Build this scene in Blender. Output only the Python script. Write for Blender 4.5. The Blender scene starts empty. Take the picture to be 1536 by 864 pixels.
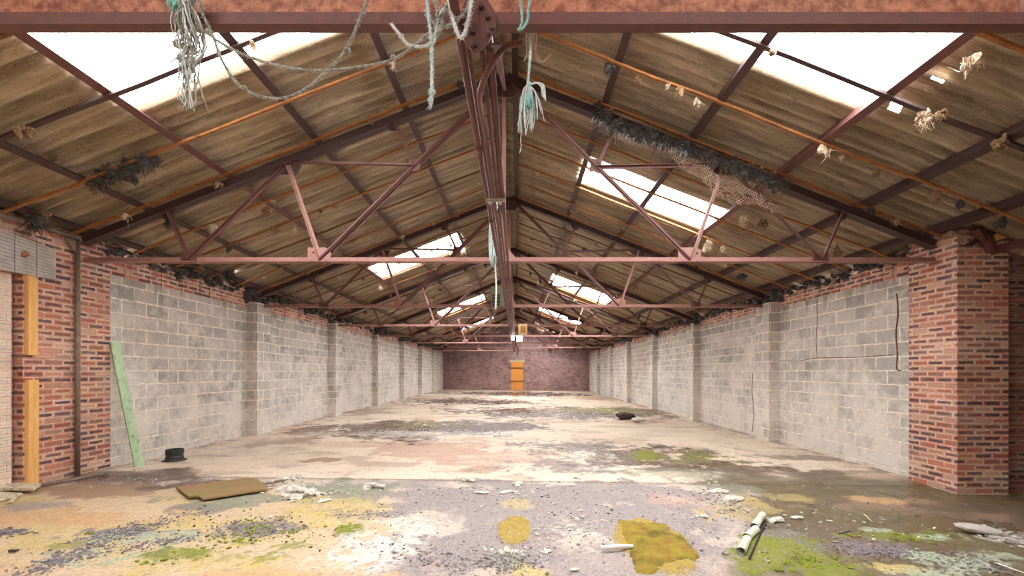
import bpy, math, random
import numpy as np
from mathutils import Vector, Matrix
random.seed(7)
rng = np.random.default_rng(11)
C = bpy.context.scene.collection
F = 640.0; VX = 776.0; VY = 558.0; CH = 1.55

def P(px, py, d):                       # measured photo point at a known distance -> world
    return Vector(((px-VX)*d/F, d, CH+(VY-py)*d/F))
def fz(x): return -0.013*(x+0.1)        # the slab falls slightly to the right
def FL(px, py):                         # measured photo point on the slab -> world
    d = 1.5513/((py-VY)/F-0.013*(px-VX)/F)
    x = (px-VX)*d/F
    return Vector((x, d, fz(x)))

# ------------------------------------------------------------------ mesh helpers
class MB:
    def __init__(s): s.v=[]; s.f=[]; s.m=[]
    def add(s, vs, fs, mi=0):
        b=len(s.v); s.v.extend([tuple(v) for v in vs]); s.f.extend([tuple(i+b for i in f) for f in fs]); s.m.extend([mi]*len(fs))
        return s
    def box(s, a, b, mi=0):
        x0,y0,z0=a; x1,y1,z1=b
        return s.add([(x0,y0,z0),(x1,y0,z0),(x1,y1,z0),(x0,y1,z0),(x0,y0,z1),(x1,y0,z1),(x1,y1,z1),(x0,y1,z1)],
              [(0,3,2,1),(4,5,6,7),(0,1,5,4),(1,2,6,5),(2,3,7,6),(3,0,4,7)],mi)
    def sweep(s, pts, prof, up=(0,0,1), mi=0, cap=True, close=True):
        """straight or bent sweep of a 2-D profile"""
        pts=[Vector(p) for p in pts]; n=len(prof); base=[]; up=Vector(up)
        for i,p in enumerate(pts):
            if i==0: t=pts[1]-pts[0]
            elif i==len(pts)-1: t=pts[-1]-pts[-2]
            else: t=(pts[i+1]-pts[i]).normalized()+(pts[i]-pts[i-1]).normalized()
            t.normalize()
            a=t.cross(up)
            if a.length<1e-4: a=t.cross(Vector((0,1,0)))
            a.normalize(); b=a.cross(t)
            base.append([p+a*u+b*w for u,w in prof])
        vs=[v for r in base for v in r]; fs=[]
        for i in range(len(pts)-1):
            for j in range(n if close else n-1):
                k=(j+1)%n; fs.append((i*n+j,i*n+k,(i+1)*n+k,(i+1)*n+j))
        if cap: fs.append(tuple(range(n))[::-1]); fs.append(tuple((len(pts)-1)*n+j for j in range(n)))
        return s.add(vs,fs,mi)
    def bar(s, a, b, w, h, up=(0,0,1), mi=0):
        return s.sweep([a,b],[(-w/2,-h/2),(w/2,-h/2),(w/2,h/2),(-w/2,h/2)],up,mi)
    def angle(s, a, b, w, h, t=0.008, up=(0,0,1), flip=1, mi=0):     # rolled steel angle
        pr=[(0,0),(w*flip,0),(w*flip,t),(t*flip,t),(t*flip,h),(0,h)]
        if flip<0: pr=pr[::-1]
        return s.sweep([a,b],pr,up,mi)
    def tube(s, pts, r, n=8, mi=0, cap=True):
        pts=[Vector(p) for p in pts]; N=len(pts)
        rr=r if hasattr(r,'__len__') else [r]*N
        t=(pts[1]-pts[0]).normalized(); a=t.orthogonal().normalized(); vs=[]
        for i,p in enumerate(pts):
            if i==0: t=pts[1]-pts[0]
            elif i==N-1: t=pts[-1]-pts[-2]
            else: t=pts[i+1]-pts[i-1]
            if t.length<1e-9: t=Vector((0,0,1))
            t.normalize(); a=a-t*a.dot(t)
            if a.length<1e-6: a=t.orthogonal()
            a.normalize(); b=t.cross(a)
            for j in range(n):
                q=2*math.pi*j/n; vs.append(p+(a*math.cos(q)+b*math.sin(q))*rr[i])
        fs=[]
        for i in range(N-1):
            for j in range(n):
                k=(j+1)%n; fs.append((i*n+j,i*n+k,(i+1)*n+k,(i+1)*n+j))
        if cap and n>2: fs.append(tuple(range(n))[::-1]); fs.append(tuple((N-1)*n+j for j in range(n)))
        return s.add(vs,fs,mi)
    def lathe(s, prof, c=(0,0,0), n=28, mi=0):
        vs=[]; fs=[]; m=len(prof)
        for j in range(n):
            q=2*math.pi*j/n
            for r,z in prof: vs.append((c[0]+r*math.cos(q),c[1]+r*math.sin(q),c[2]+z))
        for j in range(n):
            k=(j+1)%n
            for i in range(m-1): fs.append((j*m+i,k*m+i,k*m+i+1,j*m+i+1))
        return s.add(vs,fs,mi)
    def prism(s, poly, a, mi=0):       # poly = list of 3-D points, extruded by vector a
        a=Vector(a); n=len(poly); p=[Vector(q) for q in poly]
        vs=p+[q+a for q in p]
        fs=[tuple(range(n))[::-1],tuple(range(n,2*n))]+[(i,(i+1)%n,n+(i+1)%n,n+i) for i in range(n)]
        return s.add(vs,fs,mi)
    def lump(s, c, r, squash=0.6, rough=0.35, seed=0, sub=2, mi=0, stretch=(1,1)):
        R=random.Random(seed); vs,fs=ICO[sub]; c=Vector(c)
        dirs=[(Vector((R.gauss(0,1),R.gauss(0,1),R.gauss(0,1))).normalized(),R.uniform(-1,1)) for _ in range(9)]
        an=R.uniform(0,6.28); ca,sa=math.cos(an),math.sin(an); out=[]
        for v in vs:
            k=1+rough*sum(w*max(0,v.dot(d))**3 for d,w in dirs)+R.uniform(-.08,.08)*rough*2
            x,y,z=v.x*k*stretch[0],v.y*k*stretch[1],v.z*k*squash
            out.append((c.x+r*(x*ca-y*sa),c.y+r*(x*sa+y*ca),c.z+r*z))
        return s.add(out,fs,mi)
    def build(s, name, mats, parent=None, smooth=False, loc=None):
        me=bpy.data.meshes.new(name); vs=s.v
        if loc is not None: vs=[(v[0]-loc[0],v[1]-loc[1],v[2]-loc[2]) for v in vs]
        me.from_pydata(vs,[],s.f)
        if not isinstance(mats,(list,tuple)): mats=[mats]
        for m in mats: me.materials.append(m)
        if len(mats)>1: me.polygons.foreach_set('material_index',s.m)
        if smooth: me.polygons.foreach_set('use_smooth',[True]*len(me.polygons))
        me.update()
        o=bpy.data.objects.new(name,me); C.objects.link(o)
        if loc is not None: o.location=loc
        if parent is not None:
            o.parent=parent
        return o
def _ico(n):
    import bmesh
    bm=bmesh.new(); bmesh.ops.create_icosphere(bm,subdivisions=n,radius=1)
    vs=[v.co.copy() for v in bm.verts]; fs=[tuple(v.index for v in f.verts) for f in bm.faces]; bm.free()
    return vs,fs
ICO={k:_ico(k) for k in (1,2,3,4)}

def tag(o,label=None,cat=None,group=None,kind=None):
    if label: o['label']=label
    if cat: o['category']=cat
    if group: o['group']=group
    if kind: o['kind']=kind
    return o
def empty(name,loc=(0,0,0),rz=0):
    o=bpy.data.objects.new(name,None); o.location=loc; o.rotation_euler=(0,0,rz); o.empty_display_size=.1
    C.objects.link(o); return o
def copy_tree(o,parent=None):
    c=o.copy(); C.objects.link(c); c.parent=parent
    for ch in [x for x in bpy.data.objects if x.parent is o]: copy_tree(ch,c)
    return c
def spline(pts,n=12):
    pts=[Vector(p) for p in pts]; q=[pts[0]*2-pts[1]]+pts+[pts[-1]*2-pts[-2]]; out=[]
    for i in range(1,len(q)-2):
        a,b,c,d=q[i-1],q[i],q[i+1],q[i+2]
        for k in range(n):
            t=k/n; out.append(.5*((2*b)+(c-a)*t+(2*a-5*b+4*c-d)*t*t+(3*b-a-3*c+d)*t**3))
    out.append(pts[-1]); return out

# ------------------------------------------------------------------ material helpers
def srgb(r,g,b):
    f=lambda c:(c/255/12.92 if c<=10.3 else ((c/255+.055)/1.055)**2.4)
    return (f(r),f(g),f(b),1)
class NT:
    def __init__(s,name):
        s.m=bpy.data.materials.new(name); s.m.use_nodes=True; s.t=s.m.node_tree; s.t.nodes.clear()
        s.out=s.n('ShaderNodeOutputMaterial'); s.b=s.n('ShaderNodeBsdfPrincipled'); s.l(s.b.outputs[0],s.out.inputs[0])
    def n(s,t,**k):
        o=s.t.nodes.new(t)
        for a,b in k.items(): setattr(o,a,b)
        return o
    def l(s,a,b): s.t.links.new(a,b)
    def setin(s,sock,v):
        if isinstance(v,bpy.types.NodeSocket): s.l(v,sock)
        else: sock.default_value=v
    def math(s,op,a,b=None,clamp=False):
        o=s.n('ShaderNodeMath',operation=op,use_clamp=clamp); s.setin(o.inputs[0],a)
        if b is not None: s.setin(o.inputs[1],b)
        return o.outputs[0]
    def mix(s,f,a,b,mode='MIX'):
        o=s.n('ShaderNodeMix',data_type='RGBA',blend_type=mode); s.setin(o.inputs[0],f); s.setin(o.inputs[6],a); s.setin(o.inputs[7],b); return o.outputs[2]
    def noise(s,vec,scale,detail=4,rough=.55,dist=0,out=0):
        o=s.n('ShaderNodeTexNoise'); 
        if vec is not None: s.l(vec,o.inputs['Vector'])
        o.inputs['Scale'].default_value=scale; o.inputs['Detail'].default_value=detail; o.inputs['Roughness'].default_value=rough; o.inputs['Distortion'].default_value=dist
        return o.outputs[out]
    def ramp(s,f,stops,interp='LINEAR'):
        o=s.n('ShaderNodeValToRGB'); o.color_ramp.interpolation=interp; e=o.color_ramp.elements
        while len(e)<len(stops): e.new(.5)
        for i,(p,c) in enumerate(stops): e[i].position=p; e[i].color=c
        s.l(f,o.inputs[0]); return o.outputs[0]
    def rmp(s,f,a,b,c=0.,d=1.):
        o=s.n('ShaderNodeMapRange'); s.l(f,o.inputs[0])
        for i,v in zip((1,2,3,4),(a,b,c,d)): o.inputs[i].default_value=v
        return o.outputs[0]
    def pos(s): return s.n('ShaderNodeNewGeometry').outputs['Position']
    def obj(s): return s.n('ShaderNodeTexCoord').outputs['Object']
    def scale(s,vec,sc):
        o=s.n('ShaderNodeMapping'); s.l(vec,o.inputs[0]); o.inputs['Scale'].default_value=sc; return o.outputs[0]
    def bump(s,h,dist=.01,st=.6):
        o=s.n('ShaderNodeBump'); o.inputs['Strength'].default_value=st; o.inputs['Distance'].default_value=dist; s.l(h,o.inputs['Height']); s.l(o.outputs[0],s.b.inputs['Normal'])
    def col(s,c): s.setin(s.b.inputs['Base Color'],c); return s
    def rough(s,c): s.setin(s.b.inputs['Roughness'],c); return s
def wall_uv(t):
    g=t.n('ShaderNodeNewGeometry'); sp=t.n('ShaderNodeSeparateXYZ'); t.l(g.outputs['Position'],sp.inputs[0])
    sn=t.n('ShaderNodeSeparateXYZ'); t.l(g.outputs['True Normal'],sn.inputs[0])
    side=t.math('GREATER_THAN',t.math('ABSOLUTE',sn.outputs[0]),.5)
    u=t.n('ShaderNodeMix',data_type='FLOAT'); t.l(side,u.inputs[0]); t.l(sp.outputs[0],u.inputs[2]); t.l(sp.outputs[1],u.inputs[3])
    c=t.n('ShaderNodeCombineXYZ'); t.l(u.outputs[0],c.inputs[0]); t.l(sp.outputs[2],c.inputs[1])
    return c.outputs[0],g.outputs['Position'],sp
def brick_node(t,uv,w,h,mortar,smooth,offset=.5):
    b=t.n('ShaderNodeTexBrick',offset=offset,offset_frequency=2,squash=1)
    t.l(uv,b.inputs['Vector']); b.inputs['Scale'].default_value=1
    b.inputs['Color1'].default_value=(0,0,0,1); b.inputs['Color2'].default_value=(1,1,1,1); b.inputs['Mortar'].default_value=(.5,.5,.5,1)
    b.inputs['Mortar Size'].default_value=mortar; b.inputs['Mortar Smooth'].default_value=smooth; b.inputs['Bias'].default_value=0
    b.inputs['Brick Width'].default_value=w; b.inputs['Row Height'].default_value=h
    return b
def warp(t,uv,amt,sc):
    n=t.n('ShaderNodeTexNoise'); t.l(uv,n.inputs['Vector']); n.inputs['Scale'].default_value=sc; n.inputs['Detail'].default_value=3
    v=t.n('ShaderNodeVectorMath',operation='SUBTRACT'); t.l(n.outputs[1],v.inputs[0]); v.inputs[1].default_value=(.5,.5,.5)
    w=t.n('ShaderNodeVectorMath',operation='SCALE'); t.l(v.outputs[0],w.inputs[0]); w.inputs['Scale'].default_value=amt
    a=t.n('ShaderNodeVectorMath',operation='ADD'); t.l(uv,a.inputs[0]); t.l(w.outputs[0],a.inputs[1]); return a.outputs[0]

def mat_block(name):
    t=NT(name); uv,pos,sp=wall_uv(t); w=warp(t,uv,.035,9)
    b=brick_node(t,w,.45,.225,.0125,.3); e=brick_node(t,w,.45,.225,.035,1)
    rnd=t.ramp(b.outputs[0],[(0,srgb(154,149,147)),(.35,srgb(180,174,170)),(.7,srgb(204,197,189)),(1,srgb(168,165,166))])
    n1=t.noise(pos,9,8,.7); c=t.mix(t.rmp(n1,.35,.7,0,.55),rnd,srgb(188,181,174))
    n3=t.noise(pos,70,4,.6); c=t.mix(t.rmp(n3,.45,.7,0,.5),c,srgb(96,92,90))
    # lime bloom in its own shapes, heavier in the lower courses
    n2=t.noise(pos,1.1,6,.62,.6); low=t.rmp(sp.outputs[2],0,3.0,.2,-.1)
    bl=t.rmp(t.math('ADD',t.math('ADD',n2,low),t.math('MULTIPLY',t.math('SUBTRACT',n1,.5),.9)),.42,.72,0,.68); c=t.mix(bl,c,srgb(238,232,224))
    dk=t.rmp(t.noise(t.scale(pos,(1,1,.55)),1.7,6,.6),.60,.78,0,.5); c=t.mix(dk,c,srgb(108,104,108))
    edge=t.rmp(e.outputs[1],.0,.9,0,.32); c=t.mix(edge,c,srgb(205,196,188))
    mort=t.mix(t.rmp(t.noise(pos,14,3),.4,.65),srgb(250,243,234),srgb(216,204,192))
    c=t.mix(b.outputs[1],c,mort)
    stain=t.rmp(t.math('ADD',t.noise(t.scale(pos,(3,3,.5)),1.6,5),t.rmp(sp.outputs[2],2.3,3.2,-.2,.14)),.55,.72,0,.5); c=t.mix(stain,c,srgb(88,80,74))
    t.col(c).rough(.93)
    h=t.math('SUBTRACT',t.math('MULTIPLY',t.noise(pos,45,5,.65),.35),t.math('MULTIPLY',b.outputs[1],.7)); t.bump(h,.012,.8)
    return t.m
def mat_brick(name,dark=0,pale=0,purple=0):
    t=NT(name); uv,pos,sp=wall_uv(t); w=warp(t,uv,.012,16)
    b=brick_node(t,w,.235,.078,.0065,.3); e=brick_node(t,w,.235,.078,.030,1)
    r1=b.outputs[0]
    if purple:
        stops=[(0,srgb(140,104,108)),(.3,srgb(172,128,126)),(.5,srgb(120,94,102)),(.75,srgb(190,158,152)),(1,srgb(134,104,112))]
        core=[(0,srgb(84,62,72)),(.5,srgb(140,98,98)),(1,srgb(176,150,146))]
    else:
        stops=[(0,srgb(226,156,128)),(.2,srgb(198,112,88)),(.4,srgb(236,202,184)),(.58,srgb(196,134,112)),(.78,srgb(230,190,158)),(1,srgb(176,136,124))]
        core=[(0,srgb(196,112,90)),(.18,srgb(92,76,84)),(.34,srgb(84,70,80)),(.44,srgb(206,136,112)),(.56,srgb(74,64,74)),(.72,srgb(216,172,150)),(.85,srgb(84,76,94)),(1,srgb(150,96,84))]
    edge=t.ramp(r1,stops); cc=t.ramp(t.math('FRACT',t.math('MULTIPLY',r1,7.3)),core)
    f=t.rmp(t.math('ADD',e.outputs[1],t.math('MULTIPLY',t.math('SUBTRACT',t.noise(pos,26,3),.5),.9)),.12,.34,1,0)
    c=t.mix(f,edge,cc)
    c=t.mix(t.rmp(t.noise(pos,60,5,.7),.45,.75,0,.4),c,srgb(70,58,56))
    c=t.mix(t.rmp(t.noise(pos,2.2,6,.65),-.1 if pale else .5,.72,0,.95 if pale else .4),c,srgb(250,240,226) if pale else srgb(196,166,150))
    mort=t.mix(t.rmp(t.noise(pos,18,3),.35,.7),srgb(226,206,188) if not purple else srgb(158,138,136),srgb(178,154,138) if not purple else srgb(120,100,102))
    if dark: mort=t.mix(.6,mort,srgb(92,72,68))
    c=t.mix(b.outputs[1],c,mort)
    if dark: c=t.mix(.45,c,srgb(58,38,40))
    stain=t.rmp(t.math('ADD',t.noise(t.scale(pos,(3,3,.7)),1.4,5),t.rmp(sp.outputs[2],2.6,3.4,-.2,.12)),.55,.72,0,.6); c=t.mix(stain,c,srgb(70,58,54))
    if purple:
        so=t.rmp(t.math('ADD',t.noise(pos,.5,5),t.rmp(sp.outputs[2],1.4,3.4,-.25,.25)),.45,.8,0,.7); c=t.mix(t.math('MULTIPLY',so,.6),c,srgb(78,54,68)); c=t.mix(t.rmp(t.noise(pos,1.3,6,.7),.42,.62,0,.3),c,srgb(214,186,176))
    t.col(c).rough(.9)
    h=t.math('SUBTRACT',t.math('MULTIPLY',t.noise(pos,50,4,.65),.4),t.math('MULTIPLY',b.outputs[1],.8)); t.bump(h,.008,.8)
    return t.m
def mat_roof():
    t=NT('asbestos_cement_sheet'); p=t.pos()
    s=t.scale(p,(.55,10,.55))
    c=t.ramp(t.noise(s,1.6,7,.65,.4),[(.28,srgb(128,112,94)),(.45,srgb(166,150,128)),(.6,srgb(190,174,152)),(.78,srgb(220,206,184))])  # streaked sheet stains, contrast raised to stand in for corrugation shading
    st=t.noise(t.scale(p,(.35,4.2,.35)),1.7,4,.6,.2); c=t.mix(t.rmp(st,.46,.62,0,.6),c,srgb(108,90,72)); c=t.mix(t.rmp(st,.42,.30,0,.55),c,srgb(202,186,158))  # random streaks putting the corrugations' light and shade into the colour
    c=t.mix(t.rmp(t.noise(p,.9,5,.6),.45,.7,0,.5),c,srgb(136,116,96))
    c=t.mix(t.rmp(t.noise(p,55,5,.7),.56,.68,0,.75),c,srgb(206,190,160))
    c=t.mix(t.rmp(t.noise(p,40,5,.7,0.3),.30,.44,.65,0),c,srgb(84,68,52))
    c=t.mix(t.rmp(t.noise(t.scale(p,(2,14,2)),2.2,5,.6),.58,.7,0,.55),c,srgb(92,72,58))
    c=t.mix(t.rmp(t.noise(t.scale(p,(1.5,22,1.5)),1.9,3,.6),.64,.72,0,.5),c,srgb(196,176,140))
    t.col(c).rough(.95); t.bump(t.noise(p,60,5,.7),.004,.7); return t.m
def mat_steel(name,base,rust,amt=.5,hl=None):
    t=NT(name); p=t.obj()
    n=t.noise(p,18,7,.7); c=t.mix(t.rmp(n,.48-.1*amt,.62,0,amt),base,rust)
    c=t.mix(t.rmp(t.noise(p,90,4,.7),.58,.72,0,.45),c,hl or srgb(190,150,135))
    t.col(c).rough(.62); t.b.inputs['Metallic'].default_value=.0; t.bump(t.noise(p,60,5,.7),.002,.6); return t.m
def mat_wood(name,a,b,axis=(14,14,1.2),d=None,rough=.8):
    t=NT(name); p=t.obj(); s=t.scale(p,axis); n=t.noise(s,3,6,.6,1.2); c=t.mix(t.rmp(n,.35,.65),a,b)
    if d: c=t.mix(t.rmp(t.noise(p,11,6,.7),.52,.66,0,.8),c,d)
    t.col(c).rough(rough); t.bump(n,.003,.5); return t.m
def mat_noise(name,a,b,sc=20,rough=.9,spec=None,d=None):
    t=NT(name); p=t.obj(); c=t.mix(t.rmp(t.noise(p,sc,6,.65),.35,.65),a,b)
    if d: c=t.mix(t.rmp(t.noise(p,sc*.4,5,.7),.5,.66,0,.85),c,d)
    t.col(c).rough(rough); t.bump(t.noise(p,sc*2,5,.7),.004,.5); return t.m
def mat_fibre(name,a,b,sc=60):
    t=NT(name); p=t.obj(); t.col(t.mix(t.rmp(t.noise(p,sc,3),.35,.65),a,b)).rough(1.0); t.b.inputs['Sheen Weight'].default_value=.2
    t.bump(t.noise(p,sc*2,3),.003,.5); return t.m

M={}
M['block']=mat_block('concrete_blockwork')
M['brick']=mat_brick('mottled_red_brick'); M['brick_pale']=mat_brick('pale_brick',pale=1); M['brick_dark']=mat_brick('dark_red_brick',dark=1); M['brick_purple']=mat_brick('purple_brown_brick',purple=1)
M['roof']=mat_roof()
M['steel']=mat_steel('red_oxide_steel',srgb(96,60,58),srgb(120,72,60),.5,srgb(146,108,102))
M['steel_pink']=mat_steel('faded_red_oxide_steel',srgb(158,116,108),srgb(132,88,76),.5,srgb(196,162,148))
M['steel_dark']=mat_steel('dark_steel_purlin',srgb(66,46,48),srgb(86,54,46),.4,srgb(104,80,76))
M['purlin_lit']=mat_steel('lit_tone_steel_purlin',srgb(176,150,144),srgb(150,112,98),.5,srgb(210,190,180))  # unused purlin tone with skylight glare put into the colour
M['steel_rust']=mat_steel('scaly_rusted_steel',srgb(120,62,46),srgb(196,132,100),.9,srgb(226,190,160))
M['timber']=mat_wood('orange_brown_timber',srgb(170,112,58),srgb(136,84,44),(1.2,14,14),srgb(104,66,42))
M['timber_dark']=mat_wood('dark_brown_timber',srgb(126,86,58),srgb(98,62,42),(1.2,14,14),srgb(70,46,38))
M['new_timber']=mat_wood('new_pine',srgb(240,192,124),srgb(222,168,96),(14,14,1.2))
M['pale_wood']=mat_wood('whitewashed_wood',srgb(226,214,196),srgb(180,166,140),(14,14,14),srgb(140,130,96))
M['green_wood']=mat_wood('flaking_green_painted_wood',srgb(190,216,182),srgb(166,196,158),(14,14,1.2),srgb(120,140,106))
M['board']=mat_noise('mossy_brown_board',srgb(150,118,86),srgb(128,116,66),6,.8,d=srgb(150,98,76))
M['black']=mat_noise('black_rubber',srgb(34,32,34),srgb(52,50,52),30,.5)
M['conduit']=mat_noise('grey_brown_pipe',srgb(140,124,112),srgb(116,98,88),14,.6)
M['concrete']=mat_noise('grey_concrete',srgb(196,190,186),srgb(168,162,158),7,.9)
M['wire']=mat_noise('grey_wire',srgb(88,84,84),srgb(110,104,100),20,.5)
M['plaster']=mat_noise('white_plaster_rubble',srgb(232,226,216),srgb(186,182,172),22,.95,d=srgb(150,150,136))
M['slate']=mat_noise('grey_violet_grit',srgb(156,146,152),srgb(108,100,106),14,.8)
M['darkrock']=mat_noise('dark_lump',srgb(62,54,52),srgb(90,80,74),20,.9)
M['moss']=mat_noise('green_moss',srgb(150,160,40),srgb(96,112,30),26,1.0)
M['moss_ochre']=mat_noise('ochre_moss',srgb(146,132,44),srgb(132,98,38),9,1.0,d=srgb(84,84,30))
M['pvc']=mat_noise('pale_green_pipe',srgb(232,234,220),srgb(206,214,190),9,.6,d=srgb(170,184,140))
M['white']=mat_noise('white_plastic',srgb(236,234,230),srgb(222,220,214),8,.5)
M['orange']=mat_noise('orange_paint',srgb(232,160,76),srgb(216,144,64),5,.6)
M['lintel_pale']=mat_noise('pale_lintel',srgb(206,192,160),srgb(186,172,140),9,.9)
M['greenbox']=mat_noise('olive_grey_enamel',srgb(112,114,88),srgb(92,94,74),9,.6)
M['dark']=mat_noise('dark_slot',srgb(46,36,38),srgb(60,46,48),9,.8)
M['cream']=mat_noise('cream_enamel',srgb(220,204,160),srgb(206,186,140),9,.6)
M['rope']=mat_fibre('blue_grey_rope',srgb(150,186,190),srgb(206,220,220)); M['rope_white']=mat_fibre('bleached_rope_fibre',srgb(222,222,222),srgb(190,200,202))
M['rope_teal']=mat_fibre('teal_rope',srgb(110,176,176),srgb(160,206,204)); M['rope_old']=mat_fibre('weathered_grey_rope',srgb(120,120,112),srgb(170,172,164))
M['string']=mat_fibre('buff_string',srgb(204,180,160),srgb(184,156,138))
M['tuft']=mat_fibre('tan_insulation',srgb(160,128,90),srgb(106,82,60),25); M['tuft_pale']=mat_fibre('pale_insulation',srgb(214,196,172),srgb(160,134,106),25)
M['tuft_dark']=mat_fibre('sooty_insulation',srgb(44,42,46),srgb(76,70,70),25)
t=NT('translucent_sheet'); t.t.nodes.remove(t.b); a=t.n('ShaderNodeBsdfTransparent'); b=t.n('ShaderNodeBsdfTranslucent'); b.inputs[0].default_value=(.9,.9,.88,1)
x=t.n('ShaderNodeMixShader'); x.inputs[0].default_value=.35; t.l(a.outputs[0],x.inputs[1]); t.l(b.outputs[0],x.inputs[2]); t.l(x.outputs[0],t.out.inputs[0]); M['sheet']=t.m
t=NT('lit_lamp_glass'); t.col((.9,.9,.9,1)); t.b.inputs['Emission Color'].default_value=(1,.97,.95,1); t.b.inputs['Emission Strength'].default_value=60; M['lamp']=t.m

# ------------------------------------------------------------------ dimensions
XL,XR=-6.26,6.05; RX=-.18; ZF=-3.0; ZB=35.8; SL=.39
def HS(x): return CH+4.36-SL*abs(x-RX)          # underside of the roof sheets
EX=7.75                                          # outer eave on the right of the near bay
TZ=[1.93,5.98,10.15,14.35,18.6,22.9,27.2,31.4]   # truss planes

# ------------------------------------------------------------------ floor
def vnoise(x,y,seed):
    xi=np.floor(x).astype(np.int64); yi=np.floor(y).astype(np.int64); fx=x-xi; fy=y-yi
    fx=fx*fx*(3-2*fx); fy=fy*fy*(3-2*fy)
    def h(a,b):
        n=(a*374761393+b*668265263+seed*982451653)&0x7fffffff
        n=((n^(n>>13))*1274126177)&0x7fffffff; n=n^(n>>16)
        return (n&0xffff)/65535.0
    return (h(xi,yi)*(1-fx)+h(xi+1,yi)*fx)*(1-fy)+(h(xi,yi+1)*(1-fx)+h(xi+1,yi+1)*fx)*fy
def fbm(x,y,sc,seed,oc=5,g=.55):
    a=1;s=0;t_=0
    for i in range(oc):
        s=s+a*vnoise(x*sc+17.3*i,y*sc-9.1*i,seed+i); t_+=a; a*=g; sc*=2.03
    return s/t_
def sm(v,a,b):
    q=np.clip((v-a)/(b-a),0,1); return q*q*(3-2*q)
# stains, moss and grit on the slab: (photo x, y, half-width, half-height, turn, kind, strength)
BL=[
 (290,762,60,14,0,'wetgrey',.8),(170,716,120,9,-8,'wet',.7),(640,760,80,10,0,'slate',.5),(900,768,80,12,0,'wetgrey',.5),(830,800,70,16,0,'wetgrey',.45),(680,810,60,12,10,'wetgrey',.4),
 (250,714,55,13,0,'wet',1),(120,735,130,14,-8,'brown',.7),(330,728,90,9,0,'wet',.8),(340,748,110,16,0,'green',.7),(520,738,120,18,0,'green',.75),(640,745,90,20,0,'grit',.6),
 (120,775,150,18,-6,'tan',.85),(330,800,170,30,0,'yellow',.75),(470,775,110,28,0,'yellow',.7),(300,845,180,22,0,'yellow',.8),(180,800,70,9,-15,'slate',.9),(130,835,110,14,-18,'mint',.9),(230,810,90,12,-8,'mint',.7),
 (60,758,50,9,0,'grit',.6),(15,797,24,7,0,'slate',.9),(390,792,60,14,-5,'slate',.7),(270,832,60,9,-8,'moss',.8),(522,795,24,12,0,'moss',.95),(100,818,30,8,-10,'moss',.5),(345,832,80,10,0,'moss',.55),(450,818,70,6,-3,'moss',.6),
 (560,830,90,30,0,'white',.8),(620,790,80,20,0,'white',.5),(860,790,50,22,0,'white',.6),(855,745,60,14,0,'white',.5),(660,840,60,22,20,'slate',.6),(560,770,50,8,0,'slate',.5),(790,760,180,40,0,'grit',.8),(740,830,110,40,0,'grit',.85),(1000,790,130,50,0,'grit',.8),(900,740,230,22,0,'grit',.7),
 (660,752,60,12,0,'grit',.6),(400,865,160,14,0,'tan',.7),(30,850,60,30,0,'tan',.3),
 (772,796,26,24,0,'ochre',.85),(775,755,30,10,0,'yellow',.5),(985,820,58,42,0,'ochre',1),(760,845,45,12,0,'green',.6),(800,858,40,12,0,'yellow',.7),
 (490,691,30,5,0,'brown',.7),(650,678,110,18,0,'rosy',.6),(560,668,120,7,0,'rosy',.4),(720,705,30,6,0,'brown',.5),(430,662,60,8,0,'brown',.45),(760,690,110,18,0,'rosy',.35),
 (615,645,175,15,0,'wet',1),(560,650,90,9,0,'wet',1),(720,640,90,10,0,'wet',.9),(470,650,70,7,0,'brown',.7),(650,638,60,4,0,'moss',.6),(720,642,90,8,0,'slate',.6),(640,652,120,5,0,'white',.4),(470,652,30,3,0,'white',.5),(760,652,30,5,0,'white',.6),
 (870,670,80,9,0,'slate',.6),(975,688,140,20,0,'wetbrown',.8),(1050,680,70,10,0,'wetbrown',.8),(970,685,22,10,10,'moss',.8),(1050,690,60,10,5,'moss',.45),(880,684,32,6,0,'white',.9),(860,702,80,12,0,'slate',.55),(1100,705,120,12,0,'wetbrown',.75),(1040,712,150,8,0,'green',.5),(1180,712,130,10,4,'wetbrown',.6),
 (850,620,170,10,0,'wet',1),(960,618,70,7,0,'wetbrown',.9),(900,616,60,5,0,'moss',.4),(840,624,90,4,0,'slate',.6),(700,603,120,6,0,'wet',1),(780,591,130,4,0,'wet',1),(900,598,60,3,0,'brown',.6),(650,628,50,4,0,'rosy',.4),(540,617,60,4,0,'brown',.4),(960,632,60,5,0,'brown',.4),(640,588,40,2,0,'wet',.5),
 (1220,688,70,4,4,'wetbrown',.55),(1260,709,110,5,5,'wetbrown',.5),(1340,730,110,10,10,'wetgreen',.9),(1420,745,140,14,8,'wetgreen',.8),(1200,738,130,16,0,'wetgreen',.7),(1330,752,90,9,10,'tan',.7),(1450,775,120,12,6,'brown',.7),(1400,790,200,30,4,'wetgreen',.85),(1230,770,120,24,0,'wetgreen',.85),
 (1250,800,90,20,0,'wetbrown',.6),(1190,825,70,26,15,'moss',1),(1230,850,90,16,10,'moss',.9),(1155,850,60,18,0,'moss',.8),(1350,805,80,8,5,'moss',.65),(1300,825,70,12,10,'slate',.75),(1180,802,40,7,30,'slate',.7),(1400,806,30,5,15,'mint',.8),(1430,845,60,14,8,'mint',.95),(1500,835,60,10,15,'mint',.8),(1350,852,50,10,0,'yellow',.7),(1320,795,30,5,8,'mint',.7),(1380,858,60,8,0,'mint',.7),(1500,805,45,8,15,'white',.5),
 (1110,760,60,22,25,'yellow',.5),(1100,735,60,8,0,'green',.5),(1180,745,60,8,0,'yellow',.5),(1020,750,60,10,0,'rosy',.45),
 (1480,740,80,8,0,'wetgreen',.7),(1530,800,60,60,0,'wetbrown',.5),
]
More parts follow.
